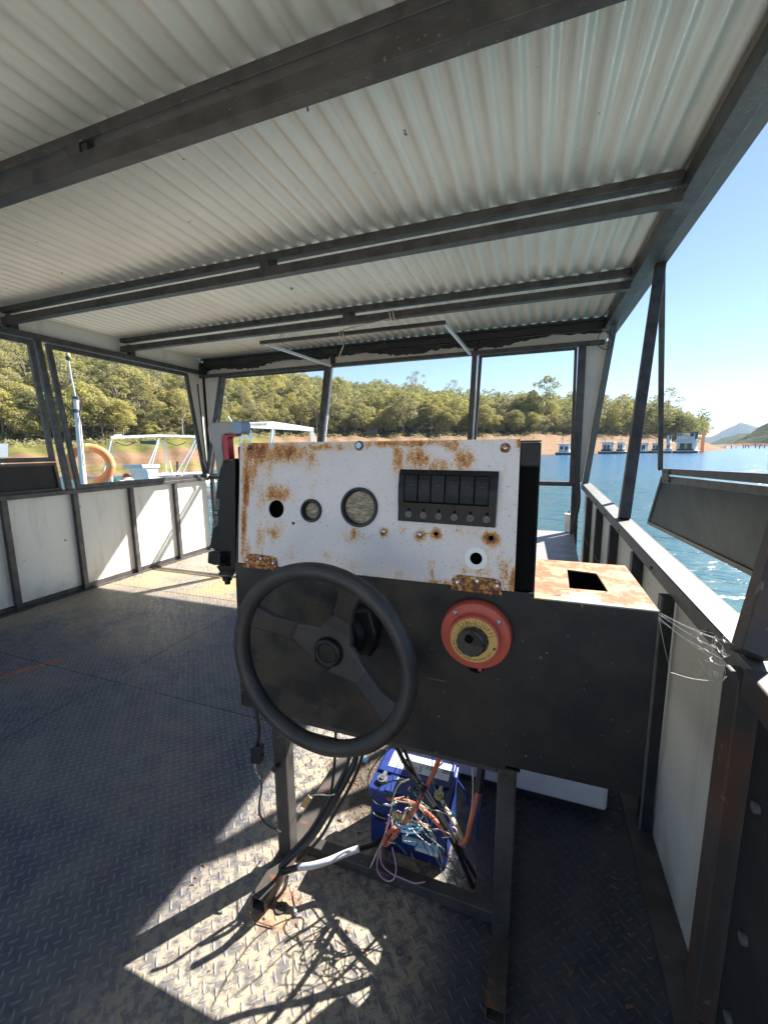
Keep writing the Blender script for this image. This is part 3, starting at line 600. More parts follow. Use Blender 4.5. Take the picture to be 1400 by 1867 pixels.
# ------------------------------------------------------------------ helm console
cs = thing('helm_console', 'dark steel helm console with rusty white instrument panel, standing on two legs', 'console', (-.35, .9, 0))
BZ = .522
obj('front_sheet', MB().prism([(-.742, .85, BZ), (-.03, .85, BZ), (-.03, .85, BZ+.012), (.229, .85, BZ+.016), (.229, .85, .9245), (.012, .85, .9245), (.012, .85, .937), (-.730, .85, .937)], (0, .003, 0)), M['console'], cs, .0008)
obj('side_sheet', MB().prism([(-.742, .8535, BZ), (-.742, 1.02, BZ), (-.730, 1.02, 1.24), (-.728, .90, 1.24), (-.730, .8535, .937)], (.003, 0, 0)), M['console'], cs)
obj('side_sheet', MB().prism([(.009, .8535, .926), (.009, 1.02, .926), (.009, 1.02, 1.24), (.009, .93, 1.24), (.009, .875, .93)], (.003, 0, 0)), M['console'], cs)
obj('back_sheet', MB().box((-.738, 1.021, BZ), (.009, 1.024, 1.24)), M['console'], cs)
obj('top_sheet', MB().box((-.728, .905, 1.2405), (.012, 1.024, 1.2435)), M['console'], cs)
obj('bottom_sheet', MB().box((-.738, .854, BZ), (.0, 1.02, BZ+.003)), M['console'], cs)
# frame tubes seen each side of the panel
obj('frame_tube', MB().box((-.735, .893, 1.195), (-.700, .93, 1.239)), M['steel_rust'], cs, .004)
obj('frame_tube', MB().box((-.030, .893, 1.190), (.012, .93, 1.2402)), M['console'], cs, .004)
obj('frame_face', MB().prism([(-.7265, .858, .938), (-.705, .858, .938), (-.700, .894, 1.19), (-.7265, .894, 1.19)], (0, .004, 0)), M['void'], cs)
obj('frame_face', MB().prism([(-.04, .860, .938), (.0085, .860, .938), (.0085, .897, 1.1895), (-.04, .897, 1.1895)], (0, .004, 0)), M['void'], cs)
# side box
bxo = Vector((0, 0, .925))
y_b = 1.16
obj('box_side', MB().prism([(.226, .8535, BZ+.016), (.226, y_b, BZ+.016), (.226, y_b, .924), (.226, .8535, .924)], (.003, 0, 0)), M['console'], cs)
obj('box_back', MB().prism([(.006, y_b+.0005, BZ+.016), (.229, y_b+.0005, BZ+.016), (.229, y_b+.0005, .924), (.006, y_b+.0005, .924)], (0, .003, 0)), M['console'], cs)
obj('box_side', MB().prism([(.010, 1.0245, BZ), (.010, y_b, BZ), (.010, y_b, .924), (.010, 1.0245, .924)], (.003, 0, 0)), M['console'], cs)
obj('box_top', plate_holes(bxo, Vector((1, 0, 0)), Vector((0, 1, 0)), [(.010, .850), (.2295, .850), (.2295, y_b+.003), (.010, y_b+.003)], [[(.083, .934), (.158, .936), (.152, 1.068), (.088, 1.082)]], .003, Vector((0, 0, 1))), M['boxtop'], cs)
obj('box_floor', MB().box((.014, .856, .62), (.222, 1.156, .63)), M['void'], cs)
obj('shade_tray', MB().prism([(.0, 1.04, .436), (.25, 1.04, .436), (.25, 1.36, .436), (-.2, 1.36, .436), (-.2, 1.215, .436), (.0, 1.215, .436)], (0, 0, .003)), M['console'], cs)  # hidden sheet added to shade the right end of the floor patch
for x_ in (.02, .2): obj('shade_tray_hanger', MB().box((x_, 1.1, .4395), (x_+.02, 1.103, BZ+.015)), M['console'], cs)
# legs and floor rails
for x in (-.645, -.028): obj('leg', MB().box((x-.021, .878, .0405), (x+.021, .92, BZ-.001)), M['steel'], cs, .003)
for x, ya in ((-.645, .752), (-.028, .74)):
    mb = MB().box((x-.021, ya, .001), (x+.021, 1.3, .004)).box((x-.021, ya, .037), (x+.021, 1.3, .040)).box((x-.021, ya, .0045), (x-.018, 1.3, .0365)).box((x+.018, ya, .0045), (x+.021, 1.3, .0365)).box((x-.017, ya+.05, .005), (x+.017, ya+.055, .036))
    obj('floor_rail', mb, M['steel_rust'], cs)
obj('cross_rail', MB().box((-.6235, .93, .001), (-.0495, .965, .036)), M['steel'], cs, .003)
obj('cross_rail', MB().box((-.6235, .884, BZ-.04), (-.0495, .916, BZ-.004)), M['steel'], cs, .002)

# instrument panel (tilted)
def P3(a, b, n=0.): return PO+PU*a+PV*b+PN*n
outer = [pc(436, 1025), pc(937, 1078), pc(948.7, 800.7), pc(439.5, 808)]
def hole(px, py, edge_px, n=28):
    a, b = pc(px, py); a2, b2 = pc(px+edge_px, py); return a, b, math.hypot(a2-a, b2-b)
def pdisk(px, py, r): a, b = pc(px, py); return a, b, r
H = dict(big=pdisk(505, 928, .0195+.003), g1=pdisk(569, 931, .026), g2=pdisk(656, 925, .0425), s1=pdisk(536, 954, .0042), s2=pdisk(795, 973, .0045), s3=pdisk(895, 981, .0055), gr=pdisk(868, 1018, .0128), c1=pdisk(457, 818, .0038))
ip = obj('instrument_panel', plate_holes(PO, PU, PV, outer, [circ(*h, 36 if h[2] > .01 else 12) for h in H.values()], .003, PN), M['panelrust'], cs)
ORIG[ip.name] = Vector((-.35, .9, 0))
obj('dark_backing', MB().prism([P3(.0, -.0, -.03), P3(.69, 0, -.03), P3(.69, .30, -.03), P3(0, .30, -.03)], -PN*.002), M['void'], ip)
TN = .003
for k_, rr in (('g1', .0285), ('g2', .0465)):
    a, b, r = H[k_]; o_ = P3(a, b, TN)
    g = obj('gauge', MB().lathe(o_, PN, [(rr-.004, -.002), (rr, .0), (rr, .004), (rr-.002, .007), (rr-.006, .0075), (rr-.0085, .003), (rr-.0085, -.01), (rr-.004, -.01)], 40, True), M['rubber'], cs)
    ORIG[g.name] = Vector((-.35, .9, 0))
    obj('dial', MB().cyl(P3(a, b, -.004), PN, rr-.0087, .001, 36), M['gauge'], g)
    mb = MB(); n = 34 if k_ == 'g2' else 11
    for i in range(n):
        t_ = R_(225)-R_(270)*i/(n-1); u = PU*math.cos(t_)+PV*math.sin(t_); c0 = P3(a, b, -.0026); 
        mb.bar(c0+u*(rr-.0135), c0+u*(rr-.0105), .0009, .0003, PN)
    obj('tick_marks', mb, M['cream'], g)
def screw(px, py, r=.0058, washer=0, par=ip, hexh=False, base=None):
    a, b = pc(px, py); o_ = P3(a, b, TN); mb = MB()
    if washer: obj('washer', MB().cyl(o_, PN, washer, .0014, 20), M['hinge'] if px > 900 else M['galv'], par)
    o_ = P3(a, b, TN+(.0014 if washer else 0))
    if hexh: mb.lathe(o_, PN, [(0, 0), (r, 0), (r, .004), (0, .004)], 6)
    else: mb.lathe(o_, PN, [(r, 0), (r*.95, .0015), (r*.6, .003), (r*.28, .0033), (r*.2, .0015), (0, .0015)], 14)
    obj('screw', mb, M['chrome'], par)
screw(656, 813, .0075, .0115, hexh=True); screw(921, 817, .005, .0105); screw(700, 969, .0058); screw(765, 974, .0058)
a, b = pc(457, 818); obj('grommet', MB().lathe(P3(a, b, TN), PN, [(.0042, 0), (.0085, 0), (.0085, .001), (.0042, .001)], 20, True), M['hinge'], ip)
a, b, r = H['gr']; obj('white_ring', MB().lathe(P3(a, b, TN), PN, [(.0128, 0), (.0235, 0), (.0235, .0012), (.0128, .0012)], 36, True), M['white'], ip)
# hairline mark between screw and hole
obj('scratch', MB().bar(P3(*pc(775, 973), TN+.0003), P3(*pc(787, 972), TN+.0003), .0012, .0006, PN), M['copper'], ip)
# switch panel
S0 = pc(731, 856); S1 = pc(910, 860); S2 = pc(903, 962); S3 = pc(727, 949)
def bil(s_, t_, n=0.):  # s across, t down
    p = [Vector((*q, 0)) for q in (S0, S1, S2, S3)]
    w = p[0]*(1-s_)*(1-t_)+p[1]*s_*(1-t_)+p[2]*s_*t_+p[3]*(1-s_)*t_
    return P3(w.x, w.y, TN+n)
mb = MB(); prof = [(0, .004), (.12, .010), (.35, .0125), (.6, .010), (.75, .006), (1, .0045)]
for i in range(len(prof)-1):
    (t0, n0), (t1, n1) = prof[i], prof[i+1]
    mb.hexa([bil(0, t0), bil(1, t0), bil(1, t1), bil(0, t1), bil(0, t0, n0), bil(1, t0, n0), bil(1, t1, n1), bil(0, t1, n1)])
sp = obj('switch_panel', mb, M['plastic'], cs)
ORIG[sp.name] = Vector((-.35, .9, 0))
def rock(s0, s1, i):
    mb = MB(); tilt = [0, 0, .0025, 0, .001, 0][i]
    pf = [(.11, .0105+tilt), (.2, .0135), (.33, .0138), (.46, .0128), (.60, .0135-tilt*.3), (.615, .0080)]
    vs = []
    for s_ in (s0, s1): vs += [bil(s_, .11, .004)]+[bil(s_, t, n+.0022) for t, n in pf]+[bil(s_, .615, .004)]
    n = len(pf)+2
    fs = [tuple(range(n)), tuple(range(n, 2*n))[::-1]]+[(j, (j+1) % n, n+(j+1) % n, n+j) for j in range(n)]
    mb.add(vs, fs); return mb
s_edges = [.070, .215, .350, .495, .640, .785, .925]
mb = MB()
for i in range(7): pass
mb.hexa([bil(.062, .095, .011), bil(.925, .095, .011), bil(.925, .635, .0085), bil(.062, .635, .0085), bil(.062, .095, .0125), bil(.925, .095, .0125), bil(.925, .635, .0125), bil(.062, .635, .0125)])
obj('switch_bezel', mb, M['void'], sp)
for i in range(6):
    o_ = obj('rocker_switch', rock(s_edges[i]+.007, s_edges[i+1]-.007, i), M['plastic'], sp, .0004)
dots = MB(); sl = MB()
for i in range(6):
    icons = MB()
    sa, sb = s_edges[i]+.012, s_edges[i+1]-.012; sc_m = (sa+sb)/2
    for r_ in (.53, .575):
        for kx in range(4):
            c0 = bil(sa+(sb-sa)*(kx+.5)/4, r_, .0160); dots.bar(c0-PU*.0011, c0+PU*.0011, .0009, .0008, PN)
    sl.bar(bil(sc_m-.028, .30, .0163), bil(sc_m+.028, .30, .0163), .0007, .0005, PN)
    cx2 = .105+.155*i*1.03; t_ = .865-.0*i
    obj('indicator_lamp', MB().cyl(bil(cx2+.01, t_, .0046), PN, .0072, .0016, 20), M['lampface'], sp)
    obj('keyhole_slot', MB().cyl(bil(cx2+.012, t_-.095, .0056), PN, .0030, .0012, 12).bar(bil(cx2+.012, t_-.13, .0072), bil(cx2+.012, t_-.08, .0066), .0022, .001, PN), M['void'], sp)
    icons.bar(bil(cx2-.012, t_, .0066), bil(cx2+.030, t_, .0066), .0012, .0006, PN)
    if i in (1, 2, 4): icons.lathe(bil(cx2+.01, t_, .0063), PN, [(.0028, 0), (.0038, 0), (.0038, .0007), (.0028, .0007)], 14, True)
    if i == 3: icons.bar(bil(cx2+.0, t_+.015, .0066), bil(cx2+.022, t_+.015, .0066), .0012, .0006, PN)
    if i == 5:
        for q_ in (-.03, .03): icons.bar(bil(cx2+.012, t_+q_, .0066), bil(cx2+.032, t_+q_, .0066), .0010, .0006, PN)
    obj('icon', icons, M['steel_rust'], sp)
obj('grip_dots', dots, M['void'], sp); obj('switch_line', sl, M['wood'], sp)
# hinges
def hinge(c4, scr, lp):
    pts = [P3(*pc(*q), TN) for q in c4]
    h = obj('hinge', MB().prism(pts, PN*.0022), M['hinge'], cs, .0008); ORIG[h.name] = Vector((-.35, .9, 0))
    obj('hinge_barrel', MB().tube([P3(*pc(*lp[0]), TN+.002), P3(*pc(*lp[1]), TN+.002)], .0042, 10), M['hinge'], h)
    for s_ in scr:
        o_ = P3(*pc(*s_), TN+.0022); obj('screw', MB().lathe(o_, PN, [(.0048, 0), (.0046, .0015), (.003, .003), (.001, .0032), (.0008, .0015), (0, .0015)], 14), M['chrome'], h)
hinge([(450, 1030), (449, 1020), (455, 1010), (462, 1009), (500, 1014), (507, 1019), (509, 1037)], [(454, 1020), (478, 1018), (501, 1026)], ((448, 1031), (509, 1037)))
hinge([(825, 1068), (824, 1056), (829, 1049), (836, 1047), (905, 1055), (913, 1061), (915, 1079)], [(834, 1060), (870, 1058), (906, 1067)], ((824, 1071), (915, 1082)))

# battery switch
NY = Vector((0, -1, 0)); SC = Vector((-.1015, .85, .8375))
bs = obj('battery_switch', MB().lathe(SC, NY, [(0, 0), (.0735, 0), (.0745, .003), (.0735, .020), (.071, .024), (.0535, .026), (.0525, .028), (.0525, .043), (.0510, .0445), (.0485, .0445), (.0480, .0430), (0, .0430)], 64), M['redplastic'], cs)
ORIG[bs.name] = Vector((-.35, .9, 0))
obj('dial_label', MB().lathe(SC, NY, [(0, .0431), (.0475, .0431), (.0475, .0438), (0, .0438)], 56), M['yellowlabel'], bs)
KN = []
for i in range(72):
    t_ = 2*math.pi*i/72; KN.append(.0295+.0013*abs(math.cos(t_*6)))
def ringv(r_s, h): return [SC+NY*h+Vector((math.cos(2*math.pi*i/72), 0, math.sin(2*math.pi*i/72)))*r_s[i] for i in range(72)]
TILT = Vector((-.0045, 0, .0025))
vs = ringv(KN, .0443)+[v+TILT*.7 for v in ringv([k_*.97 for k_ in KN], .060)]+[v+TILT for v in ringv([k_*.90 for k_ in KN], .0635)]
mb = MB(); fs = [(j*72+i, j*72+(i+1) % 72, (j+1)*72+(i+1) % 72, (j+1)*72+i) for j in range(2) for i in range(72)]+[tuple(range(144, 216))]
mb.add(vs, fs); obj('knob', mb, M['rubber'], bs)
kc = SC+NY*.0637+TILT
obj('knob_pointer', MB().prism([kc+Vector((-.004, 0, .002)), kc+Vector((-.002, 0, .026)), kc+Vector((.003, 0, .026)), kc+Vector((.026, 0, .004)), kc+Vector((.026, 0, -.004)), kc+Vector((.004, 0, -.004))], NY*.002), M['plastic'], bs, .0006)
obj('knob_cap', MB().cyl(kc+Vector((-.002, 0, .010))+NY*.001, NY, .0085, .003, 24), M['void'], bs)
def sw(ang, r, h=.0440): return SC+NY*h+Vector((math.cos(R_(ang)), 0, math.sin(R_(ang))))*r
for px, py in ((830, 1117), (909, 1134)):
    w = PYp(px, py, .85-.0255); obj('screw', MB().lathe(w, NY, [(.0045, 0), (.0043, .002), (.002, .003), (0, .0025)], 14), M['chrome'], bs)
mb = MB()
for ang in (136, 114, 84, 66, 22): mb.bar(sw(ang, .031), sw(ang, .047), .0009, .0004, NY)
def arc_text(s, a0, a1, r, size, flip=False, mb=mb):
    n = len(s)
    for i, ch in enumerate(s):
        if ch == ' ': continue
        a_ = a0+(a1-a0)*(i/(n-1) if n > 1 else .5); rad = Vector((math.cos(R_(a_)), 0, math.sin(R_(a_))))
        tan = Vector((math.sin(R_(a_)), 0, -math.cos(R_(a_))))
        u, v = (tan, rad) if not flip else (-tan, -rad)
        text_mb(ch, size, sw(a_, r, .0441), u, v, NY, .0004, mb=mb)
arc_text('2', 125, 125, .0395, .0105); arc_text('ALL', 109, 89, .0395, .0100); arc_text('1', 75, 75, .0415, .009); arc_text('OFF', 56, 31, .0392, .0105)
arc_text('STOP ENGINES BEFORE SWITCHING "OFF"', 188, 331, .0420, .0054, True)
mb.add([sw(338, .044, .0442), sw(345, .040, .0442), sw(350, .046, .0442), sw(343, .0455, .0442)], [(0, 1, 2, 3)])
obj('dial_lettering', mb, M['ink'], bs)
mb = MB(); text_mb('O', .006, sw(75, .034, .0441), (1, 0, 0), (0, 0, 1), NY, .0004, mb=mb); obj('red_mark', mb, M['redink'], bs)
obj('cable_hole', MB().cyl((-.100, .8495, .762), NY, .019, .0012, 24), M['void'], cs)
obj('red_terminal', MB().box((-.094, .835, .756), (-.087, .848, .775)), M['redplastic'], bs)

# steering wheel
WC = Vector((-.391, .68, .806)); Rm, rm = .189, .0170
pts = [WC+Vector((math.cos(t), 0, math.sin(t)))*Rm for t in np.linspace(0, 2*math.pi, 97)[:-1]]
mb = MB(); seg = 16; vs = []
for i, p in enumerate(pts):
    a = 2*math.pi*i/96; rad = Vector((math.cos(a), 0, math.sin(a)))
    bump_ = 1+.05*max(0, math.sin(a*12+1))*(1 if 3.4 < a < 5.5 else 0)
    vs += [p+(rad*math.cos(2*math.pi*k/seg)+Vector((0, 1, 0))*math.sin(2*math.pi*k/seg))*rm*bump_ for k in range(seg)]
mb.add(vs, [(i*seg+k, i*seg+(k+1) % seg, ((i+1) % 96)*seg+(k+1) % seg, ((i+1) % 96)*seg+k) for i in range(96) for k in range(seg)], True)
whl = obj('steering_wheel', mb, M['wheel'], cs); ORIG[whl.name] = Vector((-.35, .9, 0))
HC = Vector((-.391, .728, .806))
def rimang(px, py): w = PYp(px, py, .68)-WC; return math.atan2(w.z, w.x)
for (px, py) in ((455, 1122), (632, 1086), (712, 1305)):
    t_ = rimang(px, py); d = Vector((math.cos(t_), 0, math.sin(t_))); s_ = Vector((-d.z, 0, d.x)); mb = MB(); prev = None; vs = []
    stn = [(.020, .728, .050, .009), (.055, .727, .036, .009), (.085, .722, .023, .009), (.092, .719, .0245, .012), (.135, .700, .0225, .013), (.170, .688, .030, .013), (.184, .684, .032, .010)]
    for r_, y, w_, h_ in stn:
        c0 = Vector((WC.x, y, WC.z))+d*r_; vs += [c0-s_*w_+Vector((0, h_/2, 0)), c0+s_*w_+Vector((0, h_/2, 0)), c0+s_*w_*.86-Vector((0, h_/2, 0)), c0-s_*w_*.86-Vector((0, h_/2, 0))]
    n = len(stn); fs = [(3, 2, 1, 0), tuple(range((n-1)*4, n*4))]+[(i*4+k, i*4+(k+1) % 4, (i+1)*4+(k+1) % 4, (i+1)*4+k) for i in range(n-1) for k in range(4)]
    mb.add(vs, fs); obj('spoke', mb, M['wheel'], whl, .003)
obj('hub', MB().lathe(HC+Vector((0, .012, 0)), NY, [(0, 0), (.042, 0), (.046, .006), (.046, .014), (.030, .018), (0, .018)], 40), M['plastic'], whl)
obj('hub_cap', MB().lathe(HC+NY*.006, NY, [(0, 0), (.0325, 0), (.0325, .004), (.030, .010), (.025, .0125), (.0205, .0105), (.0195, .0085), (.0, .0095)], 40), M['plastic'], whl)
obj('steering_column', MB().lathe(Vector((-.391, .848, .806)), NY, [(0, 0), (.062, 0), (.062, .010), (.055, .022), (.050, .055), (.044, .062), (.036, .064), (.034, .09), (0, .09)], 40), M['plastic'], cs)
obj('column_bracket', MB().prism([(-.43, .848, .86), (-.33, .848, .875), (-.315, .848, .82), (-.33, .848, .76), (-.40, .848, .755)], (0, -.045, 0)), M['plastic'], cs, .006)

# throttle control on the console's left side
TY = .90
def tp(px, py, y=TY): return PYp(px, py, y)
th = obj('throttle_control', MB().prism([tp(424, 838), tp(410, 842), tp(401, 852), tp(396, 875), tp(393, 900), tp(388, 950), tp(383, 990), tp(381, 998), tp(392, 1004), tp(404, 1007), tp(426, 1008)], (0, .10, 0)), M['plastic'], cs, .005); ORIG[th.name] = Vector((-.35, .9, 0))
obj('mount_plate', MB().prism([tp(424, 836, .895), tp(429, 836, .895), tp(429, 1040, .895), tp(420, 1040, .895)], (0, .12, 0)), M['plastic'], th, .002)
obj('lower_cover', MB().prism([tp(379, 1006), tp(402, 1008), tp(401, 1031), tp(390, 1031), tp(378, 1027)], (0, .07, 0)), M['plastic'], th, .004)
obj('under_cover', MB().prism([tp(394, 1032), tp(427, 1032), tp(427, 1043), tp(400, 1043)], (0, .08, 0)), M['plastic'], th, .003)
c0 = tp(414, 1043, .93); obj('cable_gland', MB().lathe(c0, (0, 0, -1), [(0, 0), (.022, 0), (.022, .006), (.017, .012), (.014, .014), (.0135, .024), (.009, .026), (.008, .036), (0, .036)], 24), M['plastic'], th)
obj('gland_ring', MB().lathe(c0, (0, 0, -1), [(.0225, .001), (.0235, .001), (.0235, .006), (.0225, .006)], 24, True), M['galv'], th)
hp = [(378, 783), (379, 775), (385, 771), (408, 769), (436, 768), (440, 772), (440, 786), (437, 790), (410, 791), (405, 795), (404, 812), (407, 838), (400, 868), (396, 868), (392, 838), (388, 815), (381, 800)]
lv = obj('lever', MB().prism([tp(*q, .915) for q in hp], (0, .032, 0)), M['gray_handle'], th, .007); ORIG[lv.name] = Vector((-.35, .9, 0))
obj('grip_cap', MB().prism([tp(423, 766.5, .911), tp(437, 767, .911), tp(440.5, 771, .911), tp(440.5, 788, .911), tp(436, 791.5, .911), tp(423, 791.5, .911)], (0, .04, 0)), M['blue_grey'], th, .005)
obj('trigger', MB().prism([tp(405, 797, .918), tp(408, 793, .918), tp(431, 791, .918), tp(430, 795, .918), tp(416, 797, .918), tp(415, 800, .918), tp(418, 838, .918), tp(409, 840, .918)], (0, .024, 0)), M['redtrig'], th, .002)
mb = MB(); lab = MB()
def tq(px, py): return tp(px, py, TY-.0008)
TU = (tp(400, 912)-tp(394, 912)).normalized(); TV = (tp(397, 900)-tp(392, 950)).normalized()
for poly in ([(397, 908), (401, 912), (400.5, 930), (392.5, 930), (393.5, 912)], [(392, 940), (399, 940), (397, 957), (391, 963), (387, 957)]):
    lab.prism([tq(*q) for q in poly], NY*.0006)
obj('direction_label', lab, M['galv'], th)
for ch, px, py, mt in (('F', 396.5, 917, 'ink'), ('R', 392.6, 952, 'ink'), ('N', 394.3, 935, 'inkw')):
    obj('letter', text_mb(ch, .0135, tp(px, py, TY-.0018), TU, TV, NY, .0005), M[mt], th)

# ------------------------------------------------------------------ battery
bt = thing('battery', 'blue car battery with label strip, on the floor under the console', 'battery', (-.31, 1.1, 0))
bx0, bx1, by0, by1, bh = -.436, -.186, 1.022, 1.195, .208
obj('case', MB().box((bx0+.006, by0+.006, .002), (bx1-.006, by1-.006, bh-.036)), M['battblue'], bt, .004)
obj('lid', MB().box((bx0, by0, bh-.0355), (bx1, by1, bh)), M['battblue'], bt, .004)
obj('lid_step', MB().box((bx0+.055, by0+.001, bh+.0002), (bx1-.055, by0+.065, bh+.006)).box((bx0+.01, by0+.07, bh+.0002), (bx1-.01, by1-.004, bh+.008)), M['battblue'], bt, .002)
obj('top_label', MB().box((bx0+.035, by0+.092, bh+.0085), (bx1-.02, by1-.012, bh+.0092)), M['white'], bt)
mb = MB()
for i, (xx, w_) in enumerate([(-.155, .0012), (-.1525, .002), (-.149, .001), (-.146, .0022), (-.142, .0012), (-.139, .002), (-.1355, .001), (-.132, .002)]): mb.box((xx-.075, by0+.118, bh+.0094), (xx-.075+w_, by0+.134, bh+.0096))
obj('barcode', mb, M['ink'], bt); mb = MB()
mb.add([(-.35, by0+.125, bh+.0096), (-.335, by0+.138, bh+.0096), (-.365, by0+.138, bh+.0096)], [(0, 1, 2)])
obj('triangle_mark', mb, M['ink'], bt, fix=False); mb = MB()
for r_ in range(3): mb.box((-.285, by0+.130-.006*r_, bh+.0094), (-.255+.006*r_, by0+.1315-.006*r_, bh+.0096))
obj('printed_marks', mb, M['ink'], bt)
obj('orange_patch', MB().box((-.335, by0+.100, bh+.0094), (-.308, by0+.114, bh+.0097)), M['orange'], bt)
obj('blue_patch', MB().box((-.385, by0+.095, bh+.0094), (-.345, by0+.101, bh+.0097)), M['bluew'], bt); obj('blue_patch', MB().box((-.303, by0+.097, bh+.0094), (-.293, by0+.125, bh+.0097)), M['bluew'], bt)
obj('small_label', MB().box((-.36, by0+.045, bh+.0062), (-.33, by0+.060, bh+.0068)), M['white'], bt)
for x in (-.40, -.222):
    t_ = obj('terminal', MB().cyl((x, by0+.035, bh), (0, 0, 1), .0085, .016, 16), M['chrome'], bt); ORIG[t_.name] = Vector((-.31, 1.1, 0))
    obj('terminal_clamp', MB().lathe((x, by0+.035, bh+.003), (0, 0, 1), [(.0088, 0), (.015, 0), (.015, .009), (.0088, .009)], 20, True).box((x-.005, by0+.050, bh+.003), (x+.005, by0+.066, bh+.011)), M['tape'] if x > -.3 else M['galv'], t_)
obj('cap', MB().cyl((-.29, by0+.04, bh+.0062), (0, 0, 1), .010, .002, 20), M['plastic'], bt)
obj('front_sticker', MB().box((bx0+.11, by0+.0025, .050), (bx1-.03, by0+.0055, .075)), M['bluew'], bt); obj('number_sticker', MB().box((-.285, by0+.0015, .038), (-.215, by0+.0055, .049)), M['white'], bt)
obj('vent_slot', MB().box((bx0+.02, by0+.002, .10), (bx0+.055, by0+.0055, .108)).box((bx0+.02, by0+.002, .115), (bx0+.055, by0+.0055, .123)), M['ink'], bt)
obj('warning_label', MB().box((-.36, by0+.002, .115), (-.30, by0+.0055, .145)), M['yellowlabel'], bt)
obj('warning_mark', MB().prism([(-.29, by0+.002, .12), (-.255, by0+.002, .12), (-.2725, by0+.002, .15)], (0, .003, 0)), M['ink'], bt)

# ------------------------------------------------------------------ cables and wires: (px, py, depth y)
def W3(l): return [PYp(*q) for q in l]
wire('battery_cable', W3([(804, 1372, .95), (792, 1405, .95), (780, 1430, .945), (760, 1466, .94), (736, 1502, .935), (712, 1533, .93), (703, 1540, .925), (701, 1530, .92), (715, 1513, .92), (722, 1510, .925)]), .0062, M['redcable'], 'faded red battery cable dropping from the console and folding back in front of the battery', 'cable', 10, 6)
wire('battery_cable', W3([(703, 1435, 1.06), (706, 1452, 1.03), (716, 1458, 1.01), (745, 1462, 1.0), (770, 1475, .985), (797, 1500, .96), (818, 1524, .94), (838, 1537, .93), (850, 1530, .93), (860, 1495, .93), (872, 1440, .94), (876, 1410, .95)]), .0062, M['redcable'], 'faded red battery cable looping from the left battery terminal up into a black sleeve', 'cable', 10, 6)
wire('cable_sleeve', W3([(872, 1442, .94), (875, 1418, .945), (879, 1385, .95), (880, 1370, .955)]), .0105, M['rubber'], 'black sleeve around the red cable beside the right console leg', 'sleeve', 12, 4)
wire('cable', W3([(718, 1352, .93), (740, 1395, .93), (768, 1440, .925), (800, 1490, .92), (828, 1540, .92), (850, 1590, .96), (862, 1618, .98)]), .0062, M['rubber'], 'thicker of the two straight black cables slanting across the battery', 'cable', 8, 5)
wire('cable', W3([(730, 1352, .935), (752, 1400, .935), (778, 1445, .93), (815, 1505, .93), (838, 1548, .93), (868, 1600, .96)]), .0048, M['rubber'], 'thinner of the two straight black cables slanting across the battery', 'cable', 8, 5)
wire('earth_lead', W3([(807, 1462, 1.04), (812, 1472, 1.02), (822, 1490, 1.0), (834, 1510, .98), (842, 1530, .97)]), .0065, M['cream'], 'thick white lead clamped on the right battery terminal', 'cable', 8, 5)
wire('steering_hose', W3([(652, 1350, .97), (648, 1385, .96), (632, 1420, .94), (604, 1470, .92), (572, 1522, .89), (530, 1565, .86), (508, 1585, .845), (506, 1592, .84), (518, 1589, .84), (545, 1581, .84)]), .0085, M['rubber'], 'thick black hose running down beside the left leg and turning back along the floor', 'hose', 10, 6)
wire('steering_hose', W3([(640, 1350, .99), (636, 1385, .975), (622, 1420, .955), (595, 1468, .93), (564, 1518, .90), (524, 1562, .87), (510, 1580, .855)]), .0060, M['rubber'], 'slimmer black hose running alongside the thick one by the left leg', 'hose', 10, 6)
wire('steering_hose', W3([(663, 1350, .985), (658, 1388, .975), (640, 1430, .955), (612, 1480, .935), (582, 1530, .91), (545, 1568, .885)]), .0045, M['rubber'], 'thinnest outer hose of the bundle beside the left leg', 'hose', 10, 6)
wire('wrapped_pipe', W3([(542, 1582, .84), (570, 1578, .85), (600, 1569, .87), (630, 1556, .90), (655, 1547, .92)]), .0088, M['whitepoly'], 'pipe wrapped in white tape lying above the cross rail', 'pipe', 10, 5)
wire('cable', W3([(655, 1547, .92), (680, 1540, .95), (700, 1528, .99), (720, 1520, 1.02)]), .0070, M['rubber'], 'black cable end leading from the white wrapped pipe to the battery', 'cable', 8, 5)
wire('cable', W3([(612, 1325, .96), (612, 1352, .95), (610, 1390, .95), (606, 1430, .945), (600, 1460, .94)]), .0045, M['rubber'], 'thin straight black cable hanging just inside the wheel rim bottom', 'cable', 8, 5)
wire('cable', W3([(858, 1340, 1.0), (880, 1400, 1.1), (872, 1470, 1.15), (870, 1530, 1.16), (880, 1580, 1.14)]), .004, M['bluecable'], 'dark blue cable hanging behind the red one at the right end of the battery', 'cable', 8, 5)
wire('cable', W3([(760, 1360, 1.05), (790, 1372, 1.1), (812, 1398, 1.2), (850, 1450, 1.24), (876, 1540, 1.2)]), .004, M['bluecable'], 'dark blue cable passing over the back edge of the battery', 'cable', 8, 5)
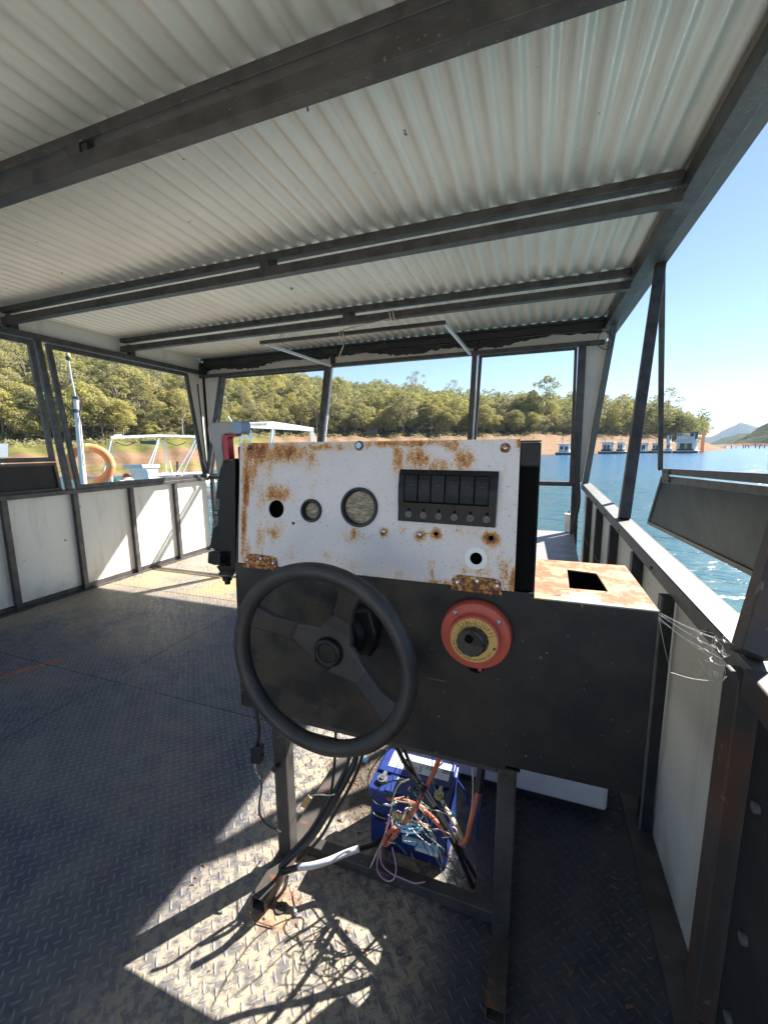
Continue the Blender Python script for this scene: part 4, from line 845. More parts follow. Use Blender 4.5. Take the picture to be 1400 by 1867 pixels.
# hanging connector
pg = thing('plug', 'black cable with taped plug hanging from the console bottom left corner', 'plug', PYp(468, 1290, .87))
obj('cable', MB().tube(smooth_path(W3([(466, 1282, .87), (470, 1310, .865), (473, 1338, .86), (468, 1362, .86)])), .0055, 10), M['rubber'], pg)
obj('plug_body', MB().prism(W3([(455, 1366, .85), (463, 1361, .85), (475, 1363, .85), (475, 1376, .85), (472, 1379, .85), (475, 1382, .85), (475, 1394, .85), (457, 1393, .85), (456, 1380, .85), (458, 1378, .85)]), (0, .02, 0)), M['rubber'], pg, .002)
for i_ in range(3): obj('bare_lead', MB().tube(smooth_path(W3([(460+4*i_, 1392, .86), (464+3*i_, 1405, .86-.004*i_), (470+3*i_, 1412, .86+.003*i_), (476, 1424, .855)])), .0022, 6), M['chrome' if i_ < 2 else 'copper'], pg)
wire('wire', W3([(476, 1422, .855), (477, 1440, .855), (473, 1465, .85), (474, 1485, .85), (485, 1502, .85), (502, 1512, .85), (512, 1518, .85)]), .0030, M['steel'], 'thin grey wire curving from the taped plug to the left leg', 'wire', 8, 6)
wire('wire', W3([(478, 1430, .855), (486, 1415, .855), (494, 1404, .86), (500, 1398, .865)]), .0016, M['copper'], 'short wire with a black connector beside the left leg', 'wire', 6, 5)
single('connector', MB().prism(W3([(493, 1404, .86), (500, 1396, .86), (507, 1400, .86), (500, 1410, .86)]), (0, .012, 0)), M['rubber'], 'tiny black connector by the left leg', 'connector', None, .001)
wire('wire', W3([(545, 1475, .97), (553, 1462, .96), (562, 1452, .95), (580, 1449, .94), (600, 1450, .93), (612, 1448, .93)]), .0018, M['cream'], 'thin white wire with a tan tag, right of the left leg', 'wire', 6, 5)
single('tag', MB().prism(W3([(547, 1470, .965), (562, 1450, .955), (568, 1456, .955), (556, 1474, .965)]), (0, .002, 0)), M['yellowlabel'], 'small tan tag on the thin white wire by the left leg', 'tag')
# tangle of thin wires
tang = [
 ('black', [(716, 1360, .95), (690, 1385, .96), (672, 1415, .97), (674, 1450, .97), (690, 1468, .97), (706, 1467, .96)], .0018, 'thin black wire arching left of the battery top'),
 ('black', [(752, 1421, 1.0), (715, 1424, .99), (690, 1437, .98), (677, 1460, .97), (680, 1482, .97), (700, 1493, .96), (730, 1495, .96)], .0018, 'thin black wire hooking round the battery front left corner'),
 ('green', [(730, 1385, 1.0), (718, 1410, .99), (712, 1440, .98), (714, 1470, .97), (720, 1500, .95), (735, 1512, .94)], .0014, 'thin green wire beside the left battery terminal'),
 ('green', [(790, 1352, .96), (787, 1405, .96), (790, 1430, .955), (798, 1452, .955), (812, 1475, .955), (830, 1487, .955), (831, 1530, .95), (835, 1545, .95)], .0014, 'thin green wire falling from the console to the right terminal'),
 ('black', [(812, 1360, .96), (824, 1390, .96), (826, 1425, .96), (816, 1450, .96), (808, 1475, .95), (805, 1520, .95), (815, 1555, .95)], .0014, 'thin dark wire bowing right across the battery lid'),
 ('pinkw', [(732, 1482, .93), (722, 1480, .93), (708, 1505, .93), (697, 1538, .93), (688, 1570, .94), (690, 1592, .95), (705, 1606, .97), (718, 1602, .98), (722, 1580, .97), (715, 1545, .94)], .0019, 'lilac wire making a tall loop in front of the battery'),
 ('pinkw', [(745, 1475, .94), (758, 1490, .94), (770, 1505, .94), (772, 1512, .94)], .0017, 'short lilac wire end behind the red cable'),
 ('pinkw', [(693, 1548, .93), (696, 1575, .94), (712, 1592, .96), (730, 1600, .97), (755, 1610, .98), (775, 1608, .98)], .0017, 'lilac wire lying low toward the cross rail'),
 ('cream', [(745, 1421, .98), (728, 1430, .97), (718, 1450, .96), (712, 1480, .95), (702, 1520, .93), (690, 1548, .93), (675, 1582, .94)], .0018, 'cream wire dropping from the battery lid past the fold of the red cable'),
 ('cream', [(774, 1477, .93), (770, 1490, .93), (755, 1500, .93), (738, 1506, .93)], .0016, 'short cream wire crossing over the red cable'),
 ('cream', [(773, 1505, .94), (785, 1520, .94), (795, 1538, .94), (802, 1555, .95), (806, 1570, .95), (804, 1585, .96), (815, 1605, .97), (830, 1612, .98)], .0015, 'cream wire wandering to the lower right of the battery'),
 ('white', [(760, 1500, .935), (768, 1510, .935), (780, 1525, .935), (792, 1530, .935)], .0016, 'short white wire stub in the tangle'),
 ('bluew', [(722, 1512, .93), (735, 1505, .925), (748, 1512, .93), (762, 1510, .925), (765, 1518, .93), (745, 1519, .925), (730, 1514, .93), (742, 1504, .925), (758, 1505, .93), (764, 1514, .925), (750, 1516, .92), (736, 1508, .92), (752, 1509, .925)], .0020, 'light blue wire wound into a small knot'),
 ('bluew', [(728, 1506, .93), (722, 1500, .935), (718, 1505, .935), (730, 1515, .93), (748, 1514, .925)], .0018, 'light blue wire end left of the knot'),
 ('green', [(718, 1475, .95), (725, 1490, .945), (745, 1492, .94), (765, 1505, .94), (785, 1530, .94), (800, 1575, .95), (812, 1580, .96), (850, 1610, .98)], .0014, 'green wire trailing to the lower right along the floor'),
 ('green', [(832, 1545, .95), (836, 1560, .96), (833, 1580, .97), (828, 1600, .98), (835, 1618, .99)], .0014, 'short green wire near the right console leg'),
 ('copper', [(704, 1500, .94), (700, 1535, .935), (699, 1570, .94), (702, 1585, .95)], .0013, 'thin brown wire left of the lilac loop'),
 ('black', [(675, 1582, .94), (670, 1610, .92), (668, 1650, .90), (671, 1685, .88)], .0016, 'thin black wire continuing down below the cross rail'),
 ('cream', [(689, 1620, .93), (688, 1650, .91), (690, 1680, .89), (697, 1710, .87), (708, 1735, .86), (712, 1748, .855)], .0016, 'pale wire end dangling lowest above the foreground floor'),
 ('black', [(850, 1590, .96), (842, 1600, .97), (815, 1560, .97), (800, 1562, .97), (780, 1585, .98), (770, 1608, .99)], .0015, 'thin dark wire curling by the foot of the battery'),
 ('cream', [(858, 1380, .95), (862, 1420, .95), (860, 1470, .95), (850, 1520, .94), (846, 1545, .94)], .0016, 'cream wire hanging straight beside the red cable near the right leg'),
 ('copper', [(841, 1545, .95), (852, 1560, .96), (866, 1580, .97), (871, 1615, .98)], .0014, 'brown wire falling beside the right console leg'),
 ('white', [(700, 1466, .955), (712, 1468, .95), (722, 1462, .955)], .0028, 'stubby white crimp end at the left terminal'),
 ('green', [(735, 1353, .97), (731, 1395, .965), (722, 1425, .96), (716, 1450, .96), (720, 1470, .955)], .0013, 'green wire rising from the left terminal into the console'),
 ('cream', [(805, 1500, .95), (818, 1512, .94), (826, 1508, .94), (832, 1515, .94), (828, 1535, .94), (838, 1550, .95)], .0019, 'curled cream wire below the right terminal'),
 ('white', [(835, 1540, .94), (842, 1555, .95), (838, 1566, .95), (830, 1560, .95)], .0026, 'pale hooked wire end at the right end of the tangle'),
]
for mt, pts, r, lb in tang: pts = [(a_, b_, min(c_, .915) if b_ > 1572 and c_ < .985 else c_) for a_, b_, c_ in pts]; wire('wire', W3(pts), r, M[mt], lb, 'wire', 6, 5, 'thin wires tangled around the battery')
rq = random.Random(12)
for mt_, nm_, cnt, lab_ in (('cream', 'cream_wire_tangle', 7, 'mass of fine cream wires spilling over the battery front'), ('black', 'black_wire_tangle', 5, 'mass of fine black wires spilling over the battery front'), ('green', 'green_wire_tangle', 4, 'mass of fine green wires spilling over the battery front')):
    mb = MB()
    for _ in range(cnt):
        px_, py_ = rq.uniform(705, 800), rq.uniform(1420, 1500); l_ = []
        for s_ in range(6): l_.append((px_, py_, .955-.012*s_+rq.uniform(-.01, .01))); px_ += rq.uniform(-18, 30); py_ += rq.uniform(2, 30)
        mb.tube(smooth_path(W3(l_), 4), .0013, 5)
    single(nm_, mb, M[mt_], lab_, 'wires', None, 0, 'stuff')
fl_ = lambda px, py, z=.004: PZp(px, py, z)
single('washer', MB().lathe(fl_(512, 1656, .001), (0, 0, 1), [(.006, 0), (.0155, 0), (.0155, .003), (.006, .003)], 24, True), M['steel_rust'], 'rusty washer on the floor beside the open rail end', 'washer')
single('washer', MB().lathe(fl_(728, 1735, .001), (0, 0, 1), [(.005, 0), (.010, 0), (.010, .003), (.005, .003)], 20, True), M['galv'], 'small washer in the shade of the foreground floor', 'washer')
wire('wire', [fl_(533, 1625, .02), fl_(534, 1640, .012), fl_(537, 1652, .006)], .0025, M['redink'], 'short red wire stub on the floor beside the rusty washer', 'wire')
single('wire_end', MB().tube([fl_(537, 1652, .006), fl_(540, 1668, .005)], .004, 8), M['white'], 'white sleeve end of the red wire stub on the floor', 'wire')
wire('wire', [fl_(456, 1635, .05), fl_(454, 1655, .03), fl_(462, 1675, .008), fl_(478, 1684, .004), fl_(500, 1690, .004)], .0014, M['copper'], 'thin brown wire lying around the open rail end', 'wire')
single('fuse', MB().box(fl_(660, 1390, .002), fl_(673, 1380, .010)), M['bluew'], 'tiny blue fuse lying on the floor behind the wheel rim bottom', 'fuse')

mb = MB(); rq = random.Random(9)
for _ in range(420):
    u_ = rq.random()
    if u_ < .4: x_, y_ = -.52+rq.gauss(0, .10), 1.25+rq.gauss(0, .10)
    elif u_ < .65: x_, y_ = rq.uniform(-3.70, -3.60), rq.uniform(.8, 3.9)
    elif u_ < .85: x_, y_ = rq.uniform(-1.2, .3), rq.uniform(.55, 1.3)
    else: x_, y_ = rq.uniform(.25, .33), rq.uniform(.7, 3.)
    if -.44 < x_ < -.18 and 1.0 < y_ < 1.21: continue
    s_ = rq.uniform(.0015, .0045); a_ = rq.random()*6.28; c0 = Vector((x_, y_, .001)); e1 = Vector((math.cos(a_), math.sin(a_), 0))*s_*rq.uniform(1, 3); e2 = Vector((-math.sin(a_), math.cos(a_), 0))*s_
    mb.add([c0-e1-e2*.6, c0+e1*.8-e2, c0+e1+e2*.5, c0-e1*.5+e2, c0+Vector((0, 0, s_))], [(0, 1, 4), (1, 2, 4), (2, 3, 4), (3, 0, 4)])
single('dirt_crumbs', mb, M['wood'], 'dry brown dirt crumbs and leaf bits scattered on the deck', 'dirt', kind='stuff')
# cobweb between console box and near post
rnd = random.Random(3); mb = MB()
def wp(px, py, t): return PXp(px, py, .225+t*.15)
anch = [((1200, 1120, 0), (1330, 1195, 1)), ((1203, 1118, 0), (1338, 1175, 1)), ((1201, 1130, 0), (1312, 1200, .9)), ((1205, 1122, 0), (1300, 1155, .9)), ((1222, 1226, .4), (1300, 1242, .9)), ((1230, 1133, .2), (1325, 1170, 1)), ((1200, 1125, 0), (1290, 1195, .8)), ((1200, 1125, 0), (1222, 1226, .4))]
for p_, q_ in anch: 
    a, b = wp(*p_), wp(*q_); mb.tube(smooth_path([a, a.lerp(b, .5)+Vector((0, 0, -.004)), b], 4), .0005, 4)
nodes = [wp(1255+rnd.random()*72, 1150+rnd.random()*92, .88+rnd.random()*.1) for _ in range(75)]
for i, n_ in enumerate(nodes):
    near_ = sorted(nodes, key=lambda q: (q-n_).length)[1:3]
    for q_ in near_: mb.tube([n_, n_.lerp(q_, .5)+Vector((0, 0, rnd.uniform(-.003, .003))), q_], .00045, 4)
mb.tube([nodes[0], wp(1300, 1242, .9)], .00045, 4); mb.tube([nodes[1], wp(1330, 1195, 1)], .00045, 4)
single('cobweb', mb, M['web'], 'torn cobweb strung from the rusty box corner to the near post', 'cobweb')
mb = MB(); a, b, c_ = PXp(1048, 950, .36), PXp(1088, 1022, .37), PXp(1112, 1028, .40); mb.tube([a, b, c_], .0006, 4)
single('web_strand', mb, M['web'], 'single long spider thread near the front corner post', 'cobweb')
# ================================================================== outdoors
WZ = -.55
rng = np.random.default_rng(5)
mb = MB(); n = 96; rr_ = [0, 6, 14, 30, 60, 120, 260, 600, 1500, 4200]
vs = [(0, 0, WZ)]+[(r*math.cos(2*math.pi*i/n), r*math.sin(2*math.pi*i/n), WZ) for r in rr_[1:] for i in range(n)]
fs = [(0, 1+i, 1+(i+1) % n) for i in range(n)]+[(1+(j-1)*n+i, 1+j*n+i, 1+j*n+(i+1) % n, 1+(j-1)*n+(i+1) % n) for j in range(1, len(rr_)-1) for i in range(n)]
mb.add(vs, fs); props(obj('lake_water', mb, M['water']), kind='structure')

AZ = [-95, -63, -55, -48, -40, -30, -20, -10, .6, 8, 13, 17.5, 19.2, 20.5]
DS = [70, 41, 36, 34, 42, 60, 80, 88, 102, 127, 144, 164, 192, 230]      # shoreline distance
RT = [110, 88, 88, 90, 96, 108, 114, 118, 130, 153, 168, 186, 207, 240]    # tree line distance
HT = [3, 2.3, 2.7, 3.4, 4.2, 4.6, 4.8, 4.9, 5.3, 5.4, 5.3, 2.6, .1, -1.5]
RP = [380, 380, 370, 360, 330, 290, 240, 215, 200, 200, 205, 215, 225, 250]  # plateau distance
HP = [110, 100, 92, 84, 66, 42, 28, 18, 13, 11, 8, 3., 0, -2]
def terr(r, az, detail=True):
    ds, rt, ht, rp, hp = (np.interp(az, AZ, q) for q in (DS, RT, HT, RP, HP))
    wob = 3.*np.sin(az*1.3)+1.6*np.sin(az*3.7+1)
    ds = ds+wob*np.clip((az+60)/40, .1, 1)*np.clip((-2-az)/8, 0, 1)
    t = np.clip((r-ds)/(rt-ds), 0, 1); h1 = WZ-.02+(ht-WZ)*(t**.85)
    t2 = np.clip((r-rt)/(rp-rt), 0, 1); h2 = (hp-ht)*(t2**.95)
    t3 = np.clip((r-rp)/300, 0, 3); h = h1+h2-t3*np.abs(hp)*.35
    h = np.where(r < ds, np.maximum(WZ-.02-(ds-r)*.12, -.95), h)
    if detail:
        h = h+np.where(r > ds+2, (.10*np.sin(r*.21+az*.9)+.14*np.sin(az*2.1+r*.07))*np.clip((r-ds)/20, 0, 1)*np.clip((17-az)/5, .1, 1), 0)
    return h
azs_ = np.linspace(-95, 20.5, 470); rs_ = np.concatenate([np.linspace(28, 240, 150), np.linspace(245, 700, 60)])
A_, Rr = np.meshgrid(azs_, rs_); Hh = terr(Rr, A_)
X_ = Rr*np.sin(np.radians(A_)); Y_ = Rr*np.cos(np.radians(A_))
V = np.stack([X_, Y_, Hh], -1).reshape(-1, 3); nr, na = Rr.shape
idx = np.arange(nr*na).reshape(nr, na); F = np.stack([idx[:-1, :-1], idx[:-1, 1:], idx[1:, 1:], idx[1:, :-1]], -1).reshape(-1, 4)
me = bpy.data.meshes.new('shore_ground'); me.from_pydata(V.tolist(), [], F.tolist()); me.update()
me.polygons.foreach_set('use_smooth', [True]*len(me.polygons))
ds_ = np.interp(A_, AZ, DS); rt_ = np.interp(A_, AZ, RT); tt = (Rr-ds_)/(rt_-ds_)
gr = np.clip((tt-.33)*5, 0, 1)*np.clip((-A_-30)/14, 0, 1)*.95+np.clip(1-np.abs(tt-.07)/.10, 0, 1)*.8*np.clip((-A_-36)/10, 0, 1)+.15*np.clip(tt, 0, 1)
at = me.attributes.new('grass', 'FLOAT', 'POINT'); at.data.foreach_set('value', gr.reshape(-1).astype(np.float32))
fo = np.clip((Rr-rt_+5)/10, 0, 1); at = me.attributes.new('forest', 'FLOAT', 'POINT'); at.data.foreach_set('value', fo.reshape(-1).astype(np.float32))
me.materials.append(M['land']); o = bpy.data.objects.new('shore_ground', me); COL.objects.link(o); props(o, kind='structure')

def far_hill(name, prof, dist, depth):
    """ridge given as (azimuth, height) with rounded cross-section"""
    az = np.linspace(prof[0][0], prof[-1][0], 240); h = np.interp(az, [p[0] for p in prof], [p[1] for p in prof])
    h = h+(h > 3)*(np.sin(az*4+1)*.8+np.sin(az*9)*.4+rng.random(240)*.25)*dist/1500
    m_ = MB(); ks = np.linspace(-1, 1, 17); vs = []
    for k_ in ks:
        rr = dist+depth*k_; sc2 = math.cos(k_*math.pi/2)**.8
        for a_, hh in zip(az, h): vs.append((rr*math.sin(R_(a_)), rr*math.cos(R_(a_)), WZ-.3+(hh+.3)*sc2*(1+.012*math.sin(a_*5+k_*3))))
    n_ = len(az); m_.add(vs, [(j*n_+i, j*n_+i+1, (j+1)*n_+i+1, (j+1)*n_+i) for j in range(16) for i in range(n_-1)], True)
    return props(obj(name, m_, M['farhill'], fix=False), kind='structure')
tan = lambda e: math.tan(R_(e))
far_hill('far_hill', [(17.2, 0), (18.3, 10), (19.3, 25), (20.4, 34), (22., 38), (24, 60), (34, 90), (48, 30)], 1650, 300)
far_hill('distant_ridge', [(14, 10), (17.4, 60), (18.2, 70), (19.0, 105), (19.7, 140), (20.3, 160), (20.9, 158), (21.6, 135), (22.5, 105), (24, 90), (40, 120)], 4100, 600)
far_hill('near_point', [(19.0, -1), (19.7, 3.5), (20.8, 12), (22.2, 28), (24.5, 46), (30, 60), (55, 40)], 760, 110)

# ------------------------------------------------------------------ trees
def puff_leaves(centres, radii, nper, size, flat=.8, up_bias=.35, rg=rng):
    P = []; N = []
    for c, r in zip(centres, radii):
        k_ = max(6, int(nper*(r**2)/2.2)); d = rg.normal(size=(k_, 3)); d /= np.linalg.norm(d, axis=1)[:, None]
        d[:, 2] = np.where(d[:, 2] < -.35, -d[:, 2], d[:, 2])
        rad = r*rg.uniform(.62, 1.06, size=(k_, 1)); P.append(np.array(c)+d*rad*np.array([1, 1, flat])); N.append(d*.8+rg.normal(size=(k_, 3))*.55+np.array([0, 0, up_bias]))
    P = np.concatenate(P); N = np.concatenate(N); N /= np.linalg.norm(N, axis=1)[:, None]
    a = np.cross(N, rg.normal(size=N.shape)); a /= np.linalg.norm(a, axis=1)[:, None]; b = np.cross(N, a)
    s_ = size*rg.uniform(.6, 1.4, size=(len(P), 1)); e = rg.uniform(.45, .9, size=(len(P), 1))
    return np.stack([P-a*s_-b*s_*e*.5, P+a*s_*.3-b*s_*e, P+a*s_+b*s_*e*.4, P-a*s_*.2+b*s_*e], 1)  # n,4,3
def mesh_np(name, Q, mat):
    me = bpy.data.meshes.new(name); nq = len(Q); me.vertices.add(nq*4); me.vertices.foreach_set('co', Q.reshape(-1).astype(np.float32))
    me.loops.add(nq*4); me.polygons.add(nq); me.loops.foreach_set('vertex_index', np.arange(nq*4, dtype=np.int32)); me.polygons.foreach_set('loop_start', np.arange(0, nq*4, 4, dtype=np.int32))
    me.update(calc_edges=True); me.materials.append(mat); return me
def make_tree(kind, seed):
    rg = np.random.default_rng(seed); rd = random.Random(seed)
    Ht, spread, npf, barkh = dict(round=(10.5, 3.9, 20, .22), tall=(13, 3.4, 19, .36), bushy=(7.2, 3.7, 17, .08), open=(13, 4.0, 15, .40), broad=(9.8, 5.2, 27, .20))[kind]
    mb = MB(); lean = Vector((rd.uniform(-.5, .5), rd.uniform(-.5, .5), 0)); top = Vector((lean.x, lean.y, Ht*.75))
    tr = smooth_path([(0, 0, -.8), (lean.x*.2, lean.y*.2, Ht*.25), (lean.x*.5, lean.y*.7, Ht*.5), tuple(top)], 3)
    mb.tube(tr, .1, 6, [.20*Ht/10*(1-.8*i/(len(tr)-1)) for i in range(len(tr))], False)
    cs_, rs2 = [], []
    for i in range(npf):
        t = (i+.5)/npf; a = i*2.399+rd.random()*.8; zz = Ht*(barkh+.10+(.90-barkh)*t**.8)
        env = math.sin(math.pi*min(1, (t*.86+.16)))**.7
        ra = spread*env*rd.uniform(.45, .95) if t < .93 else spread*.15
        c = (lean.x*t+ra*math.cos(a), lean.y*t+ra*math.sin(a), zz+rd.uniform(-.4, .4)-.6); r = rd.uniform(.95, 1.75)*spread/3.6*(1.1-.25*t)
        if kind in ('tall', 'open'): r *= .82
        cs_.append(c); rs2.append(r)
        b0 = tr[min(len(tr)-2, int(len(tr)*min(.92, barkh+.5*t)))]
        if i % 2 == 0: mb.tube([b0, b0.lerp(Vector(c), .5)+Vector((0, 0, .25)), Vector(c)], .05, 4, [.075, .05, .02], False)
    Q = puff_leaves(cs_, rs2, 165 if kind != 'open' else 95, .175, rg=rg)
    return mb, Q
protos = []
for kd, seed, lf in (('round', 1, 'leafA'), ('round', 2, 'leafB'), ('tall', 3, 'leafA'), ('bushy', 4, 'leafC'), ('open', 5, 'leafB'), ('broad', 6, 'leafA'), ('bushy', 8, 'leafB'), ('round', 9, 'leafC')):
    t_mb, Q = make_tree(kd, seed)
    tm = bpy.data.meshes.new('trunk'); tm.from_pydata([tuple(v) for v in t_mb.v], [], t_mb.f); tm.update(); tm.polygons.foreach_set('use_smooth', [True]*len(tm.polygons)); tm.materials.append(M['bark'])
    protos.append((kd, tm, mesh_np('crown', Q, M[lf]), lf, Q))
zone_txt = lambda az, r, rt: ('on the grassy left shore hill' if az < -40 else 'on the slope seen through the front windows' if az < -8 else 'on the bare red point across the water')
kind_txt = {'round': 'round crowned gum tree', 'tall': 'tall slim gum tree', 'bushy': 'low bushy tree', 'open': 'sparse open crowned gum tree', 'broad': 'broad spreading gum tree'}
col_txt = {'leafA': 'olive', 'leafB': 'grey green', 'leafC': 'yellow green'}
def place_tree(pi, x, y, z, rot, s, label=None, group=None, sz=1.):
    kd, tm, cm, lf, Q = protos[pi]
    r = bpy.data.objects.new('gum_tree', None); COL.objects.link(r); r.location = (x, y, z); r.rotation_euler = (0, 0, rot); r.scale = (s, s, s*sz); r.empty_display_size = 1
    props(r, label, 'tree', group)
    for nm, me_ in (('trunk', tm), ('crown', cm)):
        c = bpy.data.objects.new(nm, me_); COL.objects.link(c); c.parent = r
    return r
cand = []
rg = np.random.default_rng(21)
for _ in range(40000):
    az = rg.uniform(-67, 17.3); rt = np.interp(az, AZ, RT); rp = np.interp(az, AZ, RP)
    r = math.sqrt(rg.uniform((rt+1)**2, (rp+45)**2)); cand.append((r, az))
cand.sort(); kept = []; grid = {}
for r, az in cand:
    x, y = r*math.sin(R_(az)), r*math.cos(R_(az)); g = (int(x//5), int(y//5)); mind = 2.9 if az < -22 else 3.7
    rt = float(np.interp(az, AZ, RT))
    if 15.2 < az: mind = 5.5
    ok_ = all((x-a)**2+(y-b)**2 > mind**2 for i in (-1, 0, 1) for j in (-1, 0, 1) for a, b in grid.get((g[0]+i, g[1]+j), []))
    if ok_: grid.setdefault(g, []).append((x, y)); kept.append((r, az, x, y, rt))
# nearest in view become trees of their own
front = sorted(kept, key=lambda q: q[0]/(1+.25*(q[0]-q[4] < 12)))
N_IND = 285
ind, rest = front[:N_IND], front[N_IND:]
for i, (r, az, x, y, rt) in enumerate(ind):
    edge = r-rt < 10
    pi = int(rg.choice([0, 1, 2, 3, 4, 5, 6, 7], p=([.13, .12, .08, .2, .06, .13, .15, .13] if edge else [.2, .16, .16, .06, .12, .12, .04, .14])))
    s = rg.uniform(.75, 1.15)*(.9 if edge else 1.05)*(.70 if az < -38 else .80 if az < -20 else .95)*(1.25 if rg.random() < .12 else 1.)
    if az > 14.5: s *= .72
    kd, lf = protos[pi][0], protos[pi][3]
    place_tree(pi, x, y, float(terr(r, az))-.15, rg.uniform(0, 6.28), s, f'{col_txt[lf]} {kind_txt[kd]} {zone_txt(az, r, rt)}', f'{col_txt[lf]} {kind_txt[kd]}s {zone_txt(az, r, rt)}', rg.uniform(.88, 1.12))
# singled-out trees on the skyline
def special(az, r, pi, s, label, sz=1.): place_tree(pi, r*math.sin(R_(az)), r*math.cos(R_(az)), float(terr(r, az))-.2, az, s, label, None, sz)
special(14.1, 176, 4, 1.12, 'tall sparse tree at the right end of the point, standing above the houseboats', 1.15)
special(15.5, 178, 5, .80, 'spreading tree drooping at the very right end of the wooded point')
special(-15.6, 214, 4, 1.25, 'tall dark sparse tree breaking the skyline through the middle window', 1.15)
special(-10.6, 205, 4, 1.15, 'dark open tree on the skyline just left of the right hand window post', 1.12)
# the far wood: one mass
Qs = []
base_small = []
for kd, seed in (('round', 31), ('tall', 32), ('broad', 33), ('round', 34)):
    rg2 = np.random.default_rng(seed); sp = {'round': 3.6, 'tall': 3., 'broad': 4.6}[kd]; hh = {'round': 10.5, 'tall': 13, 'broad': 9.5}[kd]; cs_ = []; r2 = []
    for i in range(11):
        t = (i+.5)/11; a = i*2.399; env = math.sin(math.pi*min(1, t*.84+.16))**.7; cs_.append((sp*env*.7*math.cos(a), sp*env*.7*math.sin(a), hh*(.38+.6*t)-.6)); r2.append(rg2.uniform(1.3, 1.9)*sp/3.6)
    base_small.append(puff_leaves(cs_, r2, 52, .27, rg=rg2))
for r, az, x, y, rt in rest:
    Q = base_small[int(rg.integers(4))]; a = rg.uniform(0, 6.28); s = rg.uniform(.7, 1.15)*(.72 if az < -22 else .9); c, s_ = math.cos(a)*s, math.sin(a)*s
    Mx = np.array([[c, -s_, 0], [s_, c, 0], [0, 0, s]]); Qs.append(Q@Mx.T+np.array([x, y, float(terr(r, az))-.2]))
print('trees', len(ind), 'stuff', len(rest), sum(len(q) for q in Qs))
me = mesh_np('forest', np.concatenate(Qs), M['leafA']); o = bpy.data.objects.new('forest', me); COL.objects.link(o); props(o, 'dense olive green forest covering the hillside behind the nearer trees', 'forest', None, 'stuff')
# scrub along the tree line
Qs = []
for _ in range(900):
    az = rg.uniform(-66, 17); rt = float(np.interp(az, AZ, RT)); r = rt+rg.normal()*4-1; s = rg.uniform(.35, 1.1)
    if az > 12: s *= .6
    Qs.append(puff_leaves([(r*math.sin(R_(az)), r*math.cos(R_(az)), float(terr(r, az))+.2*s)], [s], 40/max(.3, s), .18, rg=rg))
for _ in range(700):
    az = rg.uniform(2, 17.2); rt = float(np.interp(az, AZ, RT)); r = rt+rg.uniform(0, 42); s = rg.uniform(.9, 1.9)*(.7 if az > 15.5 else 1)
    Qs.append(puff_leaves([(r*math.sin(R_(az)), r*math.cos(R_(az)), float(terr(r, az))+.5*s)], [s], 45/s, .22, rg=rg))
me = mesh_np('scrub', np.concatenate(Qs), M['leafB']); o = bpy.data.objects.new('scrub', me); COL.objects.link(o); props(o, 'low grey green scrub along the foot of the trees', 'scrub', None, 'stuff')

